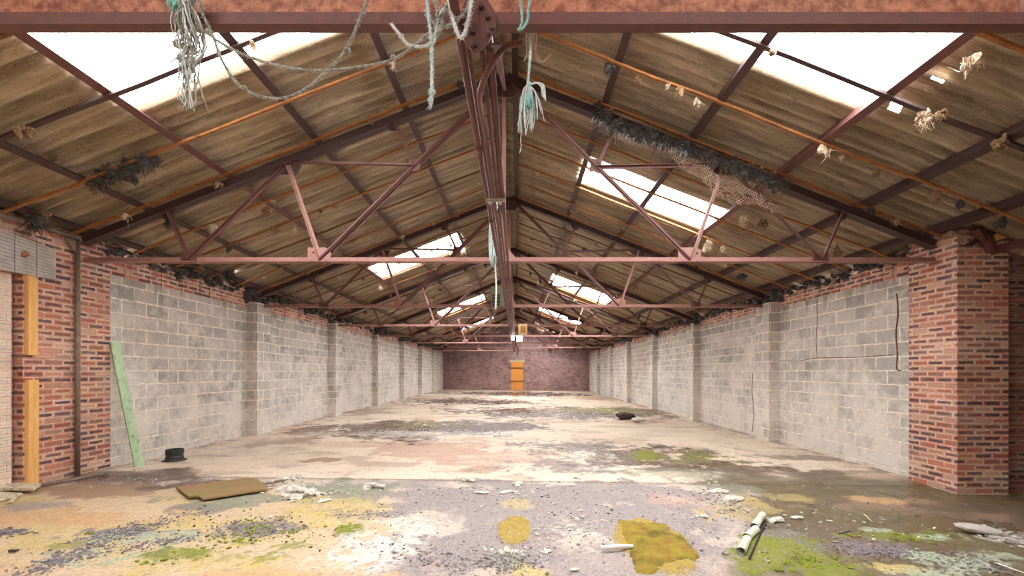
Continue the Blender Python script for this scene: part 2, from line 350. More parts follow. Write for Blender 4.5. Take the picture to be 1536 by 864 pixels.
COL={'base':(236,218,198),'wet':(112,90,80),'brown':(158,126,104),'wetbrown':(112,94,78),'wetgreen':(106,95,62),'green':(142,146,126),'grit':(158,147,147),'tan':(210,172,128),'yellow':(204,182,118),'mint':(176,188,160),
 'slate':(128,118,124),'moss':(134,142,42),'white':(232,228,218),'ochre':(186,156,56),'wetgrey':(138,124,122),'tan2':(214,186,148),'rosy':(206,166,146),'dirty':(196,176,160)}
LC={k:np.array(srgb(*v)[:3]) for k,v in COL.items()}
BW=[]
for (cx,cy,rx,ry,an,kd,stg) in BL:
    c=FL(cx,cy); a=FL(cx+rx,cy); lo=FL(cx,cy+ry); hi=FL(cx,max(cy-ry,584))
    BW.append((c.x,(lo.y+hi.y)/2,abs(a.x-c.x),abs(hi.y-lo.y)/2,kd,stg,an))
def floor_fields(X,Y):
    n1=fbm(X,Y,1.3,3); n2=fbm(X,Y,4.5,21); n3=fbm(X,Y,14,40,4,.7); n0=fbm(X,Y,.35,9,4)
    col=np.broadcast_to(LC['base'],X.shape+(3,)).copy()
    def lay(m,c):
        nonlocal col
        m=np.clip(m,0,1)[...,None]; col=col*(1-m)+LC[c]*m
    lay(sm(n0,.5,.7)*.3,'rosy'); lay(sm(n1,.52,.68)*.35,'dirty'); lay(sm(fbm(X,Y*2.2,1.1,77),.58,.68)*.4,'brown')
    near=sm(-Y+.08*(n2-.5),-6.12,-6.02); lay(near*(.35+.3*sm(n1,.4,.6)),'grit'); lay(near*sm(n2,.5,.65)*.5,'dirty')
    wet=np.zeros_like(X); rough=np.zeros_like(X); mossy=np.zeros_like(X)
    nrm_=1-near*0
    rg=sm(X-(1.75+(Y-3.2)*.42)+1.3*(n1-.5)+.5*(n2-.5),-.1,.35)*sm(-Y+.5*(n1-.5)-.06*X*0,-6.9,-6.0)
    lay(rg*.95,'wetgreen'); lay(rg*sm(fbm(X,Y*1.8,1.6,131),.45,.62)*.75,'wetbrown'); lay(rg*sm(fbm(X,Y*2.0,1.1,137),.56,.7)*.7,'brown'); wet=np.maximum(wet,rg*.8)
    lg=sm(-X-(.9+(Y-3.2)*.15)+1.0*(n1-.5),-.1,.5)*sm(-Y+.4*(n1-.5),-5.9,-5.3)
    lay(lg*.75,'tan2'); lay(lg*sm(fbm(X,Y*2,1.0,141),.45,.62)*.7,'yellow')
    mg=near*(1-rg)*(1-lg)*sm(fbm(X,Y,1.7,151),.36,.55); lay(mg*.72,'grit'); rough=np.maximum(rough,mg*.4)
    for (cx,cy,rx,ry,kd,stg,an) in BW:
        a=math.radians(-an*3); dx=(X-cx); dy=(Y-cy); 
        dx,dy=dx+dy*math.sin(a)*.6,dy
        d=np.sqrt((dx/rx)**2+(dy/ry)**2)
        if kd in('slate','white','mint','moss'): e=(n3-.5)*2.6+(n2-.5)*2.4; m=sm(1.15-d+e,.15,.55)
        elif kd=='ochre': e=(n3-.5)*.35+(n2-.5)*.3; m=sm(1.0-d+e,.0,.12)
        else: e=(n2-.5)*1.7+(n1-.5)*1.2+(n3-.5)*.5; m=sm(1.0-d+e,.0,.35)
        if kd in('moss','mint','yellow','ochre') and kd!='ochre': m=m*(.35+.65*sm(n2*.5+n3*.5,.42,.55))
        if rx<.3 and kd!='ochre': m=sm(1.0-d+(n3-.5)*1.3+(n2-.5)*.8,0,.3)
        m=m*min(1,stg*1.2); lay(m,kd)
        if kd in('wet','wetbrown','wetgreen'): wet=np.maximum(wet*(1-.0),m)
        else: wet=wet*(1-m)
        if kd in('slate','white','mint','grit'): rough=np.maximum(rough,m*(.5 if kd=='grit' else 1))
        if kd in('moss','ochre'): mossy=np.maximum(mossy,m)
    # slab joints and cracks
    j=np.exp(-((Y-6.06-.02*(n1-.5))/.018)**2)*.7; lay(j,'wetgreen')
    for jy in (12.3,18.5,24.8): lay(np.exp(-((Y-jy)/.03)**2)*.35,'brown')
    edge=np.clip(sm(-(X-XL),-.32-.3*(n2-.5),-.02)+sm(X-XR,-.32-.3*(n2-.5),-.02),0,1)*(Y>6.3); lay(edge*.65*sm(n2,.35,.6),'wet')
    speck=sm(fbm(X,Y,26,90,3,.8),.66,.74)*(.35+.5*rough+.25*near); lay(speck,'slate')
    return col,wet,rough,mossy,n2,n3
ys=[ZF]; 
while ys[-1]<ZB+.1:
    y=ys[-1]; ys.append(y+(.12 if y<2.6 else .018+max(0,(y-3))*.0036))
xs=list(np.arange(-6.9,7.9,.024))
X,Y=np.meshgrid(np.array(xs),np.array(ys))
col,wet,rgh,mos,n2,n3=floor_fields(X,Y)
hz=fz(X)+.006*(n2-.5)+rgh*.022*np.clip(fbm(X,Y,22,55,3,.7)-.45,0,1)*1.6+mos*(.014+.016*(fbm(X,Y,30,61,3,.7)-.3))+.014*0
nr=.5*(1-np.tanh((Y-6.06)/.02)); hz=hz-.012*nr+.006
ny,nx=X.shape
verts=np.stack([X,Y,hz],-1).reshape(-1,3)
idx=np.arange(ny*nx).reshape(ny,nx); faces=np.stack([idx[:-1,:-1],idx[:-1,1:],idx[1:,1:],idx[1:,:-1]],-1).reshape(-1,4)
me=bpy.data.meshes.new('floor'); me.vertices.add(len(verts)); me.vertices.foreach_set('co',verts.ravel())
me.loops.add(faces.size); me.loops.foreach_set('vertex_index',faces.ravel()); me.polygons.add(len(faces))
me.polygons.foreach_set('loop_start',np.arange(0,faces.size,4)); me.polygons.foreach_set('loop_total',np.full(len(faces),4)); me.polygons.foreach_set('use_smooth',np.ones(len(faces),bool)); me.update()
ca=me.color_attributes.new('stain','FLOAT_COLOR','POINT'); ca.data.foreach_set('color',np.concatenate([col.reshape(-1,3),np.ones((ny*nx,1))],1).ravel())
cb=me.color_attributes.new('kindmask','FLOAT_COLOR','POINT'); cb.data.foreach_set('color',np.stack([wet,rgh,mos,np.ones_like(wet)],-1).reshape(-1,4).ravel())
floor=bpy.data.objects.new('floor',me); C.objects.link(floor); tag(floor,kind='structure')
t=NT('stained_concrete_slab'); p=t.pos()
a=t.n('ShaderNodeAttribute',attribute_name='stain'); k=t.n('ShaderNodeAttribute',attribute_name='kindmask'); sp=t.n('ShaderNodeSeparateColor'); t.l(k.outputs['Color'],sp.inputs[0])
c=a.outputs['Color']
f1=t.noise(p,120,4,.7); f2=t.noise(p,38,6,.75)
c=t.mix(t.math('MULTIPLY',t.rmp(f1,.5,.66,0,.7),t.math('ADD',.18,sp.outputs[1])),c,srgb(92,84,92))
c=t.mix(t.math('MULTIPLY',t.rmp(f2,.55,.66,0,.8),t.math('ADD',.12,sp.outputs[1])),c,srgb(238,230,220))
c=t.mix(t.math('MULTIPLY',t.rmp(f1,.3,.6,.6,0),t.math('ADD',.0,sp.outputs[2])),c,srgb(90,84,18))
c=t.mix(t.rmp(t.noise(p,7,7,.75),.5,.72,0,.3),c,srgb(160,136,118))
g1=t.rmp(t.noise(p,48,9,.75),.34,.66,.6,1.22); g2=t.rmp(t.noise(p,260,3,.7),.35,.65,.82,1.12)
c=t.mix(1.0,c,g1,'MULTIPLY'); c=t.mix(1.0,c,g2,'MULTIPLY')
t.l(c,t.b.inputs['Base Color'])
wn=t.math('ADD',sp.outputs[0],t.math('MULTIPLY',t.math('SUBTRACT',t.noise(p,2.5,4),.5),.8))
t.rough(t.rmp(wn,.45,.95,.85,.26)); t.bump(t.math('ADD',f1,t.math('MULTIPLY',f2,1.5)),.004,.5)
me.materials.append(t.m)

# ------------------------------------------------------------------ walls
def slab(name,mat,parent,a,b):
    return MB().box(a,b).build(name,mat,parent)
def wallpoly(x0,x1,y0,y1,z0,z1): return (min(x0,x1),y0,z0),(max(x0,x1),y1,z1)
BT=3.05
wl=empty('wall_left'); tag(wl,kind='structure')
slab('brick_panel',M['brick'],wl,(XL-.3,5.40,-.1),(XL,6.56,HS(XL)-.02))
slab('pale_brick_panel',M['brick_pale'],wl,(XL-.3,ZF,-.1),(XL-.07,5.34,HS(XL)-.02))
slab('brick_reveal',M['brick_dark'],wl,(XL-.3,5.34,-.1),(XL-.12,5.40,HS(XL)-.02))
slab('brick_panel',M['brick'],wl,(XL-.069,ZF,2.78),(XL,5.40,HS(XL)-.02))
slab('block_panel',M['block'],wl,(XL-.3,6.56,-.1),(XL,ZB,BT))
# ragged brick courses above the blocks
def band(side,y0,y1,name,par):
    mb=MB(); x=XL if side<0 else XR; y=y0; R=random.Random(5+side)
    while y<y1:
        e=min(y+.235,y1); top=HS(x)-.02-R.choice([0,0,.0,.078,.078,.156,.04]); dx=R.uniform(-.012,.02)
        xa,xb=(x-.3,x+dx) if side<0 else (x-dx,x+.3)
        mb.box((xa,y,BT),(xb,e,top)); y=e
    return mb.build(name,M['brick'],par)
band(-1,6.56,ZB,'brick_course_band',wl)
wr=empty('wall_right'); tag(wr,kind='structure')
slab('block_panel',M['block'],wr,(XR,6.38,-.2),(XR+.3,ZB,BT)); band(1,6.38,ZB,'brick_course_band',wr)
mb=MB(); mb.box((5.875,5.70,-.2),(6.56,6.40,3.30)); mb.box((5.875,5.70,3.30),(6.12,6.40,3.46)); pier=mb.build('brick_pier',M['brick'],wr)
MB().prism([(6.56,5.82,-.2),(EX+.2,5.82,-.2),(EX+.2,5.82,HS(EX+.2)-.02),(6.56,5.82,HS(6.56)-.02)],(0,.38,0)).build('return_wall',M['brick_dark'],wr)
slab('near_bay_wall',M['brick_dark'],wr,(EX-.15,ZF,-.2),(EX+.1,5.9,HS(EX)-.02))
PZ=[9.87+4.27*i for i in range(6)]
for z in PZ:
    slab('pilaster',M['block'],wl,(XL-.01,z,-.1),(XL+.24,z+.55,BT+.12)); slab('pilaster',M['block'],wr,(XR-.23,z,-.2),(XR+.01,z+.55,BT+.12))
# mortar rubble, nests and soot along the wall heads
for side,par in((-1,wl),(1,wr)):
    mb=MB(); R=random.Random(70+side); x=XL if side<0 else XR; y=6.6
    while y<ZB-.3:
        near_p=min(abs(y-(z+.27)) for z in [5.8]+PZ)
        k=1.6 if near_p<.45 else 1.0
        for q in range(3):
            r=R.uniform(.03,.085)*k; mb.lump((x-side*(R.uniform(-.02,.10)*k),y+R.uniform(-.1,.1),HS(x)-R.uniform(.06,.22)*k),r,.8,.8,R.random(),1)
        y+=R.uniform(.12,.26)
    tag(mb.build('wall_head_rubble',M['tuft_dark'],par),kind='stuff')
wb=MB(); wb.prism([(XL-.3,ZB,-.2),(XR+.3,ZB,-.2),(XR+.3,ZB,HS(XR+.3)-.03),(RX,ZB,HS(RX)-.03),(XL-.3,ZB,HS(XL-.3)-.03)],(0,.3,0)); tag(wb.build('wall_back',M['brick_purple']),kind='structure')
wf=MB(); wf.prism([(XL-.3,ZF,-.2),(EX+.1,ZF,-.2),(EX+.1,ZF,HS(EX+.1)-.03),(RX,ZF,HS(RX)-.03),(XL-.3,ZF,HS(XL-.3)-.03)],(0,-.3,0)); tag(wf.build('wall_front',M['brick_pale']),kind='structure')

def crack(pts,r,par):  # brown strips along the cracks, the mortar's shade put into their colour
    q=[]
    for px,py in pts:
        d=(XR-.004)*F/(px-VX); q.append(P(px,py,d))
    return MB().tube(spline(q,5),r,5).build('wall_crack',M['timber_dark'],par)
crack([(1225,452),(1226,480),(1224,510),(1226,536)],.006,wr); crack([(1170,541),(1200,541),(1226,537),(1280,536),(1340,532)],.006,wr)
crack([(1345,440),(1347,470),(1344,500),(1346,530),(1345,553),(1352,556)],.010,wr); crack([(1129,560),(1128,590),(1131,620),(1128,648)],.007,wr)
# far door, boarded orange, with bars and a pale lintel
d0=P(766.5,543,ZB); d1=P(784.5,584,ZB)
dr=empty('door_1',(0,0,0)); tag(dr,kind='structure')
MB().box((d0.x,ZB-.05,.03),(d1.x,ZB-.001,d0.z)).build('door_leaf',M['orange'],dr)
for zz in (P(0,552,ZB).z,P(0,571.5,ZB).z): MB().box((d0.x-.13,ZB-.12,zz-.03),(d1.x+.1,ZB-.051,zz+.03)).build('door_bar',M['steel_dark'],dr)
MB().box((d0.x-.12,ZB-.06,d0.z),(d1.x+.16,ZB-.001,d0.z+.15)).build('door_lintel',M['lintel_pale'],dr)

# ------------------------------------------------------------------ roof sheets and skylights
PITCH=.158
def rz_(q): return round(q/PITCH)*PITCH
SK=[(-1,3.5,4.6,1.75,3.98),(-1,11.75,12.95,1.45,3.9),(-1,20.9,22.3,1.45,3.75),(-1,28.8,30.2,1.45,3.7),
    (1,3.5,4.55,1.05,3.98),(1,7.65,8.6,1.4,3.95),(1,16.5,18.2,1.55,4.0),(1,24.3,26.0,1.5,3.9),(1,32.6,33.9,1.5,3.6),
    (-1,-1.9,-1.0,1.6,3.5),(1,-1.9,-1.0,1.6,3.5)]  # last two: unseen pair behind the camera, added to brighten the ropes
HOLES=[(1,(1422,40)),(1,(1327,133)),(1,(1345,166)),(1,(1404,124)),(1,(1428,107)),(1,(892,240)),(-1,(345,410))]
hp=[]
for s,(px,py) in HOLES:
    A=(VY-py)/F; B=(px-VX)/F; d=(4.36+s*SL*RX)/(A+s*SL*B); hp.append((s,abs(B*d-RX),d))
ceil=empty('ceiling'); tag(ceil,kind='structure')
def sheet_h(q,u,y):      # q distance from ridge, height incl. corrugation and laps
    return CH+4.36-SL*q+.036*np.cos(2*np.pi*y/PITCH)+.032+.012*((q%2.42)/2.42)
for s in(-1,1):
    qm=(abs(XL)+RX+.5) if s<0 else (EX+.25-RX)
    q=np.unique(np.concatenate([np.arange(0,qm,.12),[qm]]+[[a[3],a[4]] for a in SK if a[0]==s])); q=q[np.concatenate([[True],np.diff(q)>.02])]
    y=np.arange(round((ZF-.3)/PITCH)*8,round((ZB+.4)/PITCH)*8)*PITCH/8
    Q,Yy=np.meshgrid(q,y); Z=sheet_h(Q,0,Yy); XX=RX+s*Q
    n_y,n_q=Q.shape; v=np.stack([XX,Yy,Z],-1).reshape(-1,3); idx=np.arange(n_y*n_q).reshape(n_y,n_q)
    qc=(Q[:-1,:-1]+Q[1:,1:])/2; yc=(Yy[:-1,:-1]+Yy[1:,1:])/2; keep=np.ones(qc.shape,bool)
    for a in SK:
        if a[0]==s: keep&=~((qc>a[3])&(qc<a[4])&(yc>rz_(a[1]))&(yc<rz_(a[2])))
    for (ss,hq,hy) in hp:
        if ss==s: keep&=~((abs(qc-hq)<.07)&(abs(yc-hy)<.028))
    if s>0: keep&=~((qc>XR-RX+.35)&(yc>6.0))
    f=np.stack([idx[:-1,:-1],idx[:-1,1:],idx[1:,1:],idx[1:,:-1]],-1)[keep]
    me=bpy.data.meshes.new('roof_slope'); me.from_pydata(v.tolist(),[],f.tolist()); me.materials.append(M['roof']); me.polygons.foreach_set('use_smooth',[True]*len(me.polygons)); me.update()
    o=bpy.data.objects.new('roof_slope',me); C.objects.link(o); o.parent=ceil
    md=o.modifiers.new('thick','SOLIDIFY'); md.thickness=.007; md.offset=0
# ridge capping
MB().sweep([(RX,ZF-.3,HS(RX)+.07),(RX,ZB+.4,HS(RX)+.07)],[(-.28,-.08),(0,.03),(.28,-.08),(.28,-.065),(0,.045),(-.28,-.065)]).build('ridge_capping',M['roof'],ceil)
for i,a in enumerate(SK):
    s=a[0]; q=np.linspace(a[3]-.05,a[4]+.1,6); y=np.arange(round(rz_(a[1])/PITCH)*8,round(rz_(a[2])/PITCH)*8+1)*PITCH/8
    Q,Yy=np.meshgrid(q,y); Z=sheet_h(Q,0,Yy)+.012; v=np.stack([RX+s*Q,Yy,Z],-1).reshape(-1,3); idx=np.arange(Q.size).reshape(Q.shape)
    f=np.stack([idx[:-1,:-1],idx[:-1,1:],idx[1:,1:],idx[1:,:-1]],-1).reshape(-1,4)
    me=bpy.data.meshes.new('window_%d'%(i+1)); me.from_pydata(v.tolist(),[],f.tolist()); me.materials.append(M['sheet']); me.polygons.foreach_set('use_smooth',[True]*len(me.polygons)); me.update()
    o=bpy.data.objects.new('window_%d'%(i+1),me); C.objects.link(o); tag(o,kind='structure')
    L=bpy.data.lights.new('skylight_portal','AREA'); L.shape='RECTANGLE'; L.size=(a[4]-a[3])*1.073; L.size_y=a[2]-a[1]; L.cycles.is_portal=True
    lo=bpy.data.objects.new('skylight_portal',L); C.objects.link(lo); qc=(a[3]+a[4])/2
    lo.location=(RX+s*qc,(a[1]+a[2])/2,HS(RX+s*qc)+.12); lo.rotation_euler=(0,s*math.atan(SL),0)

# ------------------------------------------------------------------ purlins
PQ=[.17,1.40,2.62,3.86,5.02]
ordn=['topmost','second from the ridge','third from the ridge','fourth from the ridge','lowest']
for s in(-1,1):
    for i,q in enumerate(PQ+[6.0]):
        if i==5: q=5.84 if s<0 else 5.95
        x=RX+s*q; h=HS(x)-.012; mb=MB()
        y1=ZB-.02
        d=Vector((1,0,-s*SL)).normalized(); u=Vector((0,0,1)); nrm=Vector((s*SL,0,1)).normalized()
        c0=Vector((x,ZF+.02,h-.06))
        w,hh=(.055,.11)
        W=.045; pr=[c0+d*(-W)-nrm*.055,c0+d*W-nrm*.055,c0+d*W-nrm*.045,c0+d*(-W+.012)-nrm*.045,c0+d*(-W+.012)+nrm*.055,c0-d*W+nrm*.055]
        mb.prism(pr if s>0 else pr,(0,y1-ZF-.02,0))
        # steel angle purlin, flipped so the flange faces downhill on the right
        nm=ordn[i] if i<5 else 'at the eave'
        side='left' if s<0 else 'right'
        tag(mb.build('purlin',M['steel'] if i==3 else M['steel_dark']),('lit-toned red-brown' if i==3 else 'dark red-brown')+' steel purlin along the %s roof slope, %s'%(side,nm),'purlin','steel purlins under the roof sheets')  # fourth purlin: lighter steel puts the skylight's glare into its colour

# ------------------------------------------------------------------ trusses
def HR(x): return HS(x)-.21                      # rafter axis
def truss(y,full=True,near=False):
    T=empty('roof_truss',(RX,y,0))
    L=Vector((RX,y,0))
    def B(mb,name,mat,par=T): 
        return mb.build(name,mat,par)
    def pt(x,h,dy=0): return Vector((x,dy,h))           # local x about the king post, h absolute
    hc=CH+1.57
    eL,eR=(-6.08+.18),(5.95+.18-.1)
    ch=MB()
    if not near:
        ch.angle(pt(eL,hc-.035,-.004),pt(eR,hc-.035,-.004),.055,.07,.008,flip=1)
        ch.angle(pt(eL,hc-.035,.004),pt(eR,hc-.035,.004),.055,.07,.008,flip=-1)
        B(ch,'bottom_chord',M['steel_pink'])
    else:
        hb=CH+1.521
        ch.bar(pt(-5.9,hb+.027,-.04),pt(6.2,hb+.027,-.04),.05,.052)
        B(ch,'bottom_chord',M['steel'])
        c2=MB(); c2.bar(pt(-5.9,hb+.16,0),pt(6.2,hb+.16,0),.03,.22); B(c2,'chord_web_plate',M['steel_rust'])
        c2=MB(); c2.bar(pt(-5.9,hb+.275,-.03),pt(6.2,hb+.275,-.03),.09,.01); B(c2,'chord_top_flange',M['steel_rust'])
    def R(x): return CH+4.36-SL*abs(x)-.21
    for s in(-1,1):
        xe=-eL-.02 if s<0 else eR-.02
        m=MB(); a=pt(s*xe,R(xe)); b=pt(s*.01,R(0.01))
        m.angle(a+Vector((0,-.004,-.08)),b+Vector((0,-.004,-.08)),.06,.13,.009,flip=1 if s<0 else -1); m.angle(a+Vector((0,.004,-.08)),b+Vector((0,.004,-.08)),.06,.13,.009,flip=-1 if s<0 else 1)
        B(m,'rafter',M['steel_dark'])
        n1=pt(s*4.42,hc); n2=pt(s*2.59,hc); r0=pt(s*4.72,R(4.72)-.05); r1=pt(s*3.05,R(3.05)-.05); r2=pt(s*1.56,R(1.56)-.05); ap=pt(s*.1,R(.1)-.08)
        j=n2.lerp(ap,.53)
        for a,b,nm,w in((n1,r0,'strut',.045),(n1,r1,'strut',.045),(n2,r1,'strut',.05),(j,r1,'tie_bar',.045),(j,r2,'strut',.045)):
            m=MB(); m.angle(a+Vector((0,-.012,0)),b+Vector((0,-.012,0)),w,w,.007,up=(0,-1,0)); B(m,nm,M['steel_pink'] if nm=='strut' and b==r1 and a==n2 else M['steel'])
        m=MB(); m.angle(n2+Vector((0,.012,0)),ap+Vector((0,.012,0)),.055,.055,.008,up=(0,-1,0)); m.bar(n2+Vector((0,-.02,0)),ap+Vector((0,-.02,0)),.05,.012,up=(0,-1,0)); B(m,'diagonal_tie',M['steel'])
        def gus(poly,mat,bolts=()):
            g=MB().prism([(x,-.018,z) for x,z in poly],(0,.009,0)); o=B(g,'gusset_plate',mat)
            if y<9:
                for (bx,bz) in bolts:
                    bo=MB().tube([(bx,-.034,bz),(bx,-.018,bz)],.012,6).build('bolt',M['steel_dark'],o)
        x=n2.x; z=hc
        gus([(x-.16,z-.05),(x+.16,z-.05),(x+.16,z+.13),(x+.09,z+.17),(x-.16,z+.17)],M['steel_pink'],[(x-.1,z-.02),(x,z-.02),(x+.1,z-.02),(x+.1,z+.09),(x-.08,z+.1)])
        x=n1.x; gus([(x-.12,z-.04),(x+.12,z-.04),(x+.1,z+.1),(x-.1,z+.1)],M['steel'],[(x-.06,z-.01),(x+.06,z-.01)])
        x=j.x; z=j.z; gus([(x-.09,z-.08),(x+.08,z-.05),(x+.1,z+.08),(x-.06,z+.12)],M['steel'],[(x,z),(x+.04,z+.05)])
        x=r1.x; z=r1.z; gus([(x-.22,z-.02),(x+.22,z-.02),(x+.14,z-.16),(x-.12,z-.14)],M['steel_dark'])
        x=r0.x; z=r0.z; gus([(x-.12,z+.02),(x+.12,z+.02),(x+.04,z-.12),(x-.04,z-.12)],M['steel_dark'])
        x=r2.x; z=r2.z; gus([(x-.12,z+.02),(x+.12,z+.02),(x+.04,z-.12),(x-.04,z-.12)],M['steel_dark'])
    if not near:
        m=MB(); m.angle(pt(-.03,hc),pt(-.03,R(0)),.05,.05,.008,up=(0,-1,0)); B(m,'king_post',M['steel_pink'])
        z=hc
        g=MB().prism([(-.2,-.018,z-.03),(.2,-.018,z-.03),(.16,-.018,z+.03),(.03,-.018,z+.17),(-.09,-.018,z+.17),(-.17,-.018,z+.03)],(0,.009,0)); B(g,'gusset_plate',M['steel_pink'])
    else:
        def q(px,py,dd=1.845): v=P(px,py,dd); return (v.x-RX,v.y-y,v.z)
        g=MB().prism([q(*w) for w in((700,-6),(728,-6),(744,20),(744,40),(733,62),(714,81),(699,66),(689,40),(690,22))],(0,.012,0)); o=B(g,'gusset_plate',M['steel_rust_dark'])
        for w in((732,28),(738,44),(735,52),(710,50),(713,68),(722,12)):
            v=Vector(q(*w)); MB().tube([v+Vector((0,-.018,0)),v],.011,6).build('bolt',M['steel_dark'],o)
        m=MB(); m.angle(pt(-.03,hc),pt(-.03,R(0)),.05,.05,.008,up=(0,-1,0)); B(m,'king_post',M['steel'])
    g=MB().prism([(-.25,-.018,R(.25)-.02),(0,-.018,R(0)+.03),(.25,-.018,R(.25)-.02),(.12,-.018,R(0)-.3),(-.12,-.018,R(0)-.3)],(0,.009,0)); B(g,'gusset_plate',M['steel_dark'])
    return T
M['steel_rust_dark']=mat_steel('dark_red_rusted_plate',srgb(82,42,38),srgb(104,58,46),.8,srgb(130,84,70))
TL=['rusted steel truss close overhead, its bottom chord across the top of the view','red oxide steel roof truss in the middle distance, the nearest seen whole','second whole roof truss, just behind the nearest one','third whole roof truss, the orange louvred unit hangs at it','fourth whole roof truss down the hall','fifth whole roof truss down the hall','sixth whole roof truss, one before the last','last roof truss, nearest to the far brick gable wall']
for i,y in enumerate(TZ):
    T=truss(y,near=(i==0)); tag(T,TL[i],'roof truss','steel roof trusses')

# ------------------------------------------------------------------ timber battens from ridge to eave
bt_i=0
bz=[]; 
for i in range(len(TZ)):
    y0=TZ[i]; y1=TZ[i+1] if i+1<len(TZ) else ZB
    n=5
    for k in range(n):
        y=y0+(y1-y0)*k/n
        if i==0: y=[1.93,2.55,3.4,4.2,5.08][k]
        if k==0: y-=.10                     # the one riding on the truss rafter
        bz.append((i,k,y))
bz.append((-1,3,.3)); bz.append((-1,4,1.1))
kn=['along the rafter of','first beyond','second beyond','third beyond','fourth beyond']
tn=['the near overhead truss','the nearest whole truss','the second whole truss','the third whole truss','the fourth whole truss','the fifth whole truss','the sixth whole truss','the last truss']
for (i,k,y) in bz:
    for s in(-1,1):
        R=random.Random(int(y*100)*2+s); qm=(5.95 if s<0 else (6.1 if y>5.4 else 7.6)); q0=.22
        if y<2.0 and k!=0 and i<0: q0=.22
        if k in(2,) and i>2 and R.random()<.4: continue
        N=14; pts=[]
        for n in range(N+1):
            q=q0+(qm-q0)*n/N; x=RX+s*q; pts.append((x,y+R.uniform(-.01,.01),HS(x)-.145-.01*math.sin(n*1.3+y)*R.uniform(.3,1)))
        m=MB(); w=.042 if k==0 else .032
        sb=(i==0 and k==3)
        if sb: w=.05
        m.sweep(pts,[(-w/2,-.013),(w/2,-.013),(w/2,.013),(-w/2,.013)])
        o=m.build('timber_batten',M['steel_dark'] if sb else M['timber'] if (k in(0,4) or i<3 and R.random()<.75) else M['timber_dark'])
        side='left' if s<0 else 'right'
        tn_=tn[i] if i>=0 else 'the wall behind the viewer'
        tag(o,'thin orange-brown batten, %s roof slope, %s %s'%(side,kn[k],tn_),'batten','timber battens across the roof slopes')

# ------------------------------------------------------------------ pipes along the middle
def pipe(name,pts,r,mat,label,cat,group=None,n=10,joints=()):
    c=Vector(pts[0]); e=empty(name,tuple(c)); 
    MB().tube([Vector(p)-c for p in pts],r,n).build('pipe_run',mat,e,smooth=True)
    for j in joints:
        j=Vector(j)-c; MB().tube([j+Vector((0,-.04,0)),j+Vector((0,.04,0))],r*1.45,n).build('coupling',mat,e,smooth=True)
    return tag(e,label,cat,group)
def dep(x,h,y0,y1,n=8,sag=0): return [Vector((x,y0+(y1-y0)*k/n,CH+h-sag*math.sin(math.pi*k/n))) for k in range(n+1)]
hp_=1.49
pipe('service_pipe',dep(-.262,1.53,1.55,31,16),.020,M['steel'],'thickest rust-red service pipe of the bundle, furthest to the left','pipe','service pipes along the hall centre',joints=[(-.262,y,CH+1.53) for y in(2.9,4.3,7,12,18)])
pipe('service_pipe',spline([Vector((.02,2.02,CH+1.56)),Vector((-.06,2.02,CH+1.535)),Vector((-.13,2.04,CH+1.46)),Vector((-.175,2.09,CH+1.40)),Vector((-.198,2.25,CH+1.42)),Vector((-.2,2.8,CH+1.50))],6)+dep(-.2,1.5,3,31,12),.014,M['steel'],'thin rust-red pipe curving down below the near plate then running along the hall','pipe','service pipes along the hall centre')
pipe('service_pipe',dep(-.165,1.5,2.0,31,12),.011,M['steel'],'thin rust-red pipe in the middle of the bundle','pipe','service pipes along the hall centre')
pipe('service_pipe',dep(-.125,1.49,1.98,31,12),.017,M['steel'],'faded rust-red pipe of the bundle, furthest to the right','pipe','service pipes along the hall centre',joints=[(-.125,y,CH+1.49) for y in(3.6,8)])
pipe('service_pipe',dep(-.228,1.515,1.98,31,12),.010,M['steel'],'thinnest rust-red pipe, just right of the thickest one','pipe','service pipes along the hall centre')
# insulator clamp seen part-way along the bundle
cl=empty('pipe_clamp',(-.2,3.62,CH+1.47)); MB().box((-.06,-.02,-.02),(.10,.02,-.005)).build('clamp_plate',M['concrete'],cl)
for xx in(-.03,.05): MB().lathe([(.0,-.045),(.018,-.045),(.022,-.03),(.014,-.02),(.0,-.02)],(xx,0,0),14).build('insulator',M['concrete'],cl,smooth=True)
tag(cl,'small pale clamp with two insulators under the pipe bundle','pipe clamp')
b=MB(); b.angle(Vector((-.125,1.98,CH+1.52)),Vector((RX-.02,5.96,CH+3.93)),.045,.045,.007); tag(b.build('ridge_brace',M['steel']),'long steel brace rising from the near plate to the nearest whole truss apex','brace')

# ------------------------------------------------------------------ heaters and lamps in the middle
v0=P(736,429,10.0); v1=P(761,459,10.0)
h=empty('heater_unit',((v0.x+v1.x)/2,10.05,v1.z)); w=(v1.x-v0.x)/2; H=v0.z-v1.z
m=MB(); m.box((-w,0,0),(w,.25,H)); m.box((.02,-.03,0),(w,0,H)); m.box((-w,-.03,H*.6),(.02,0,H)); m.box((-w,-.03,0),(-w+.02,0,H*.6)); m.box((-w,-.03,0),(.02,0,.02)); m.build('casing',M['greenbox'],h)
MB().box((-w+.02,-.012,.02),(.02,-.001,H*.6)).build('dark_opening',M['dark'],h)
for k in range(3): MB().box((-w+.02,-.028,.06+k*.085),(.02,-.013,.072+k*.085)).build('louvre',M['greenbox'],h)
tag(h,'olive grey louvred heater box on the second whole truss left of the king post','heater')
v0=P(777.5,486,14.2); v1=P(791,502,14.2)
h=empty('louvre_unit',((v0.x+v1.x)/2,14.15,v1.z)); w=(v1.x-v0.x)/2; H=v0.z-v1.z
MB().box((-w,0,0),(w,.14,H)).build('casing',M['cream'],h); MB().box((-w*.55,-.01,.05),(w*.6,-.001,H-.07)).build('louvre_panel',M['orange'],h)
for k in range(4): MB().box((-w*.5,-.02,.08+k*.055),(w*.55,-.011,.092+k*.055)).build('louvre',M['steel'],h)
MB().box((-.02,.05,H),(.02,.09,H+.09)).build('hanger',M['steel_dark'],h)
tag(h,'cream box with an orange louvred front hanging from the third whole truss','heater')
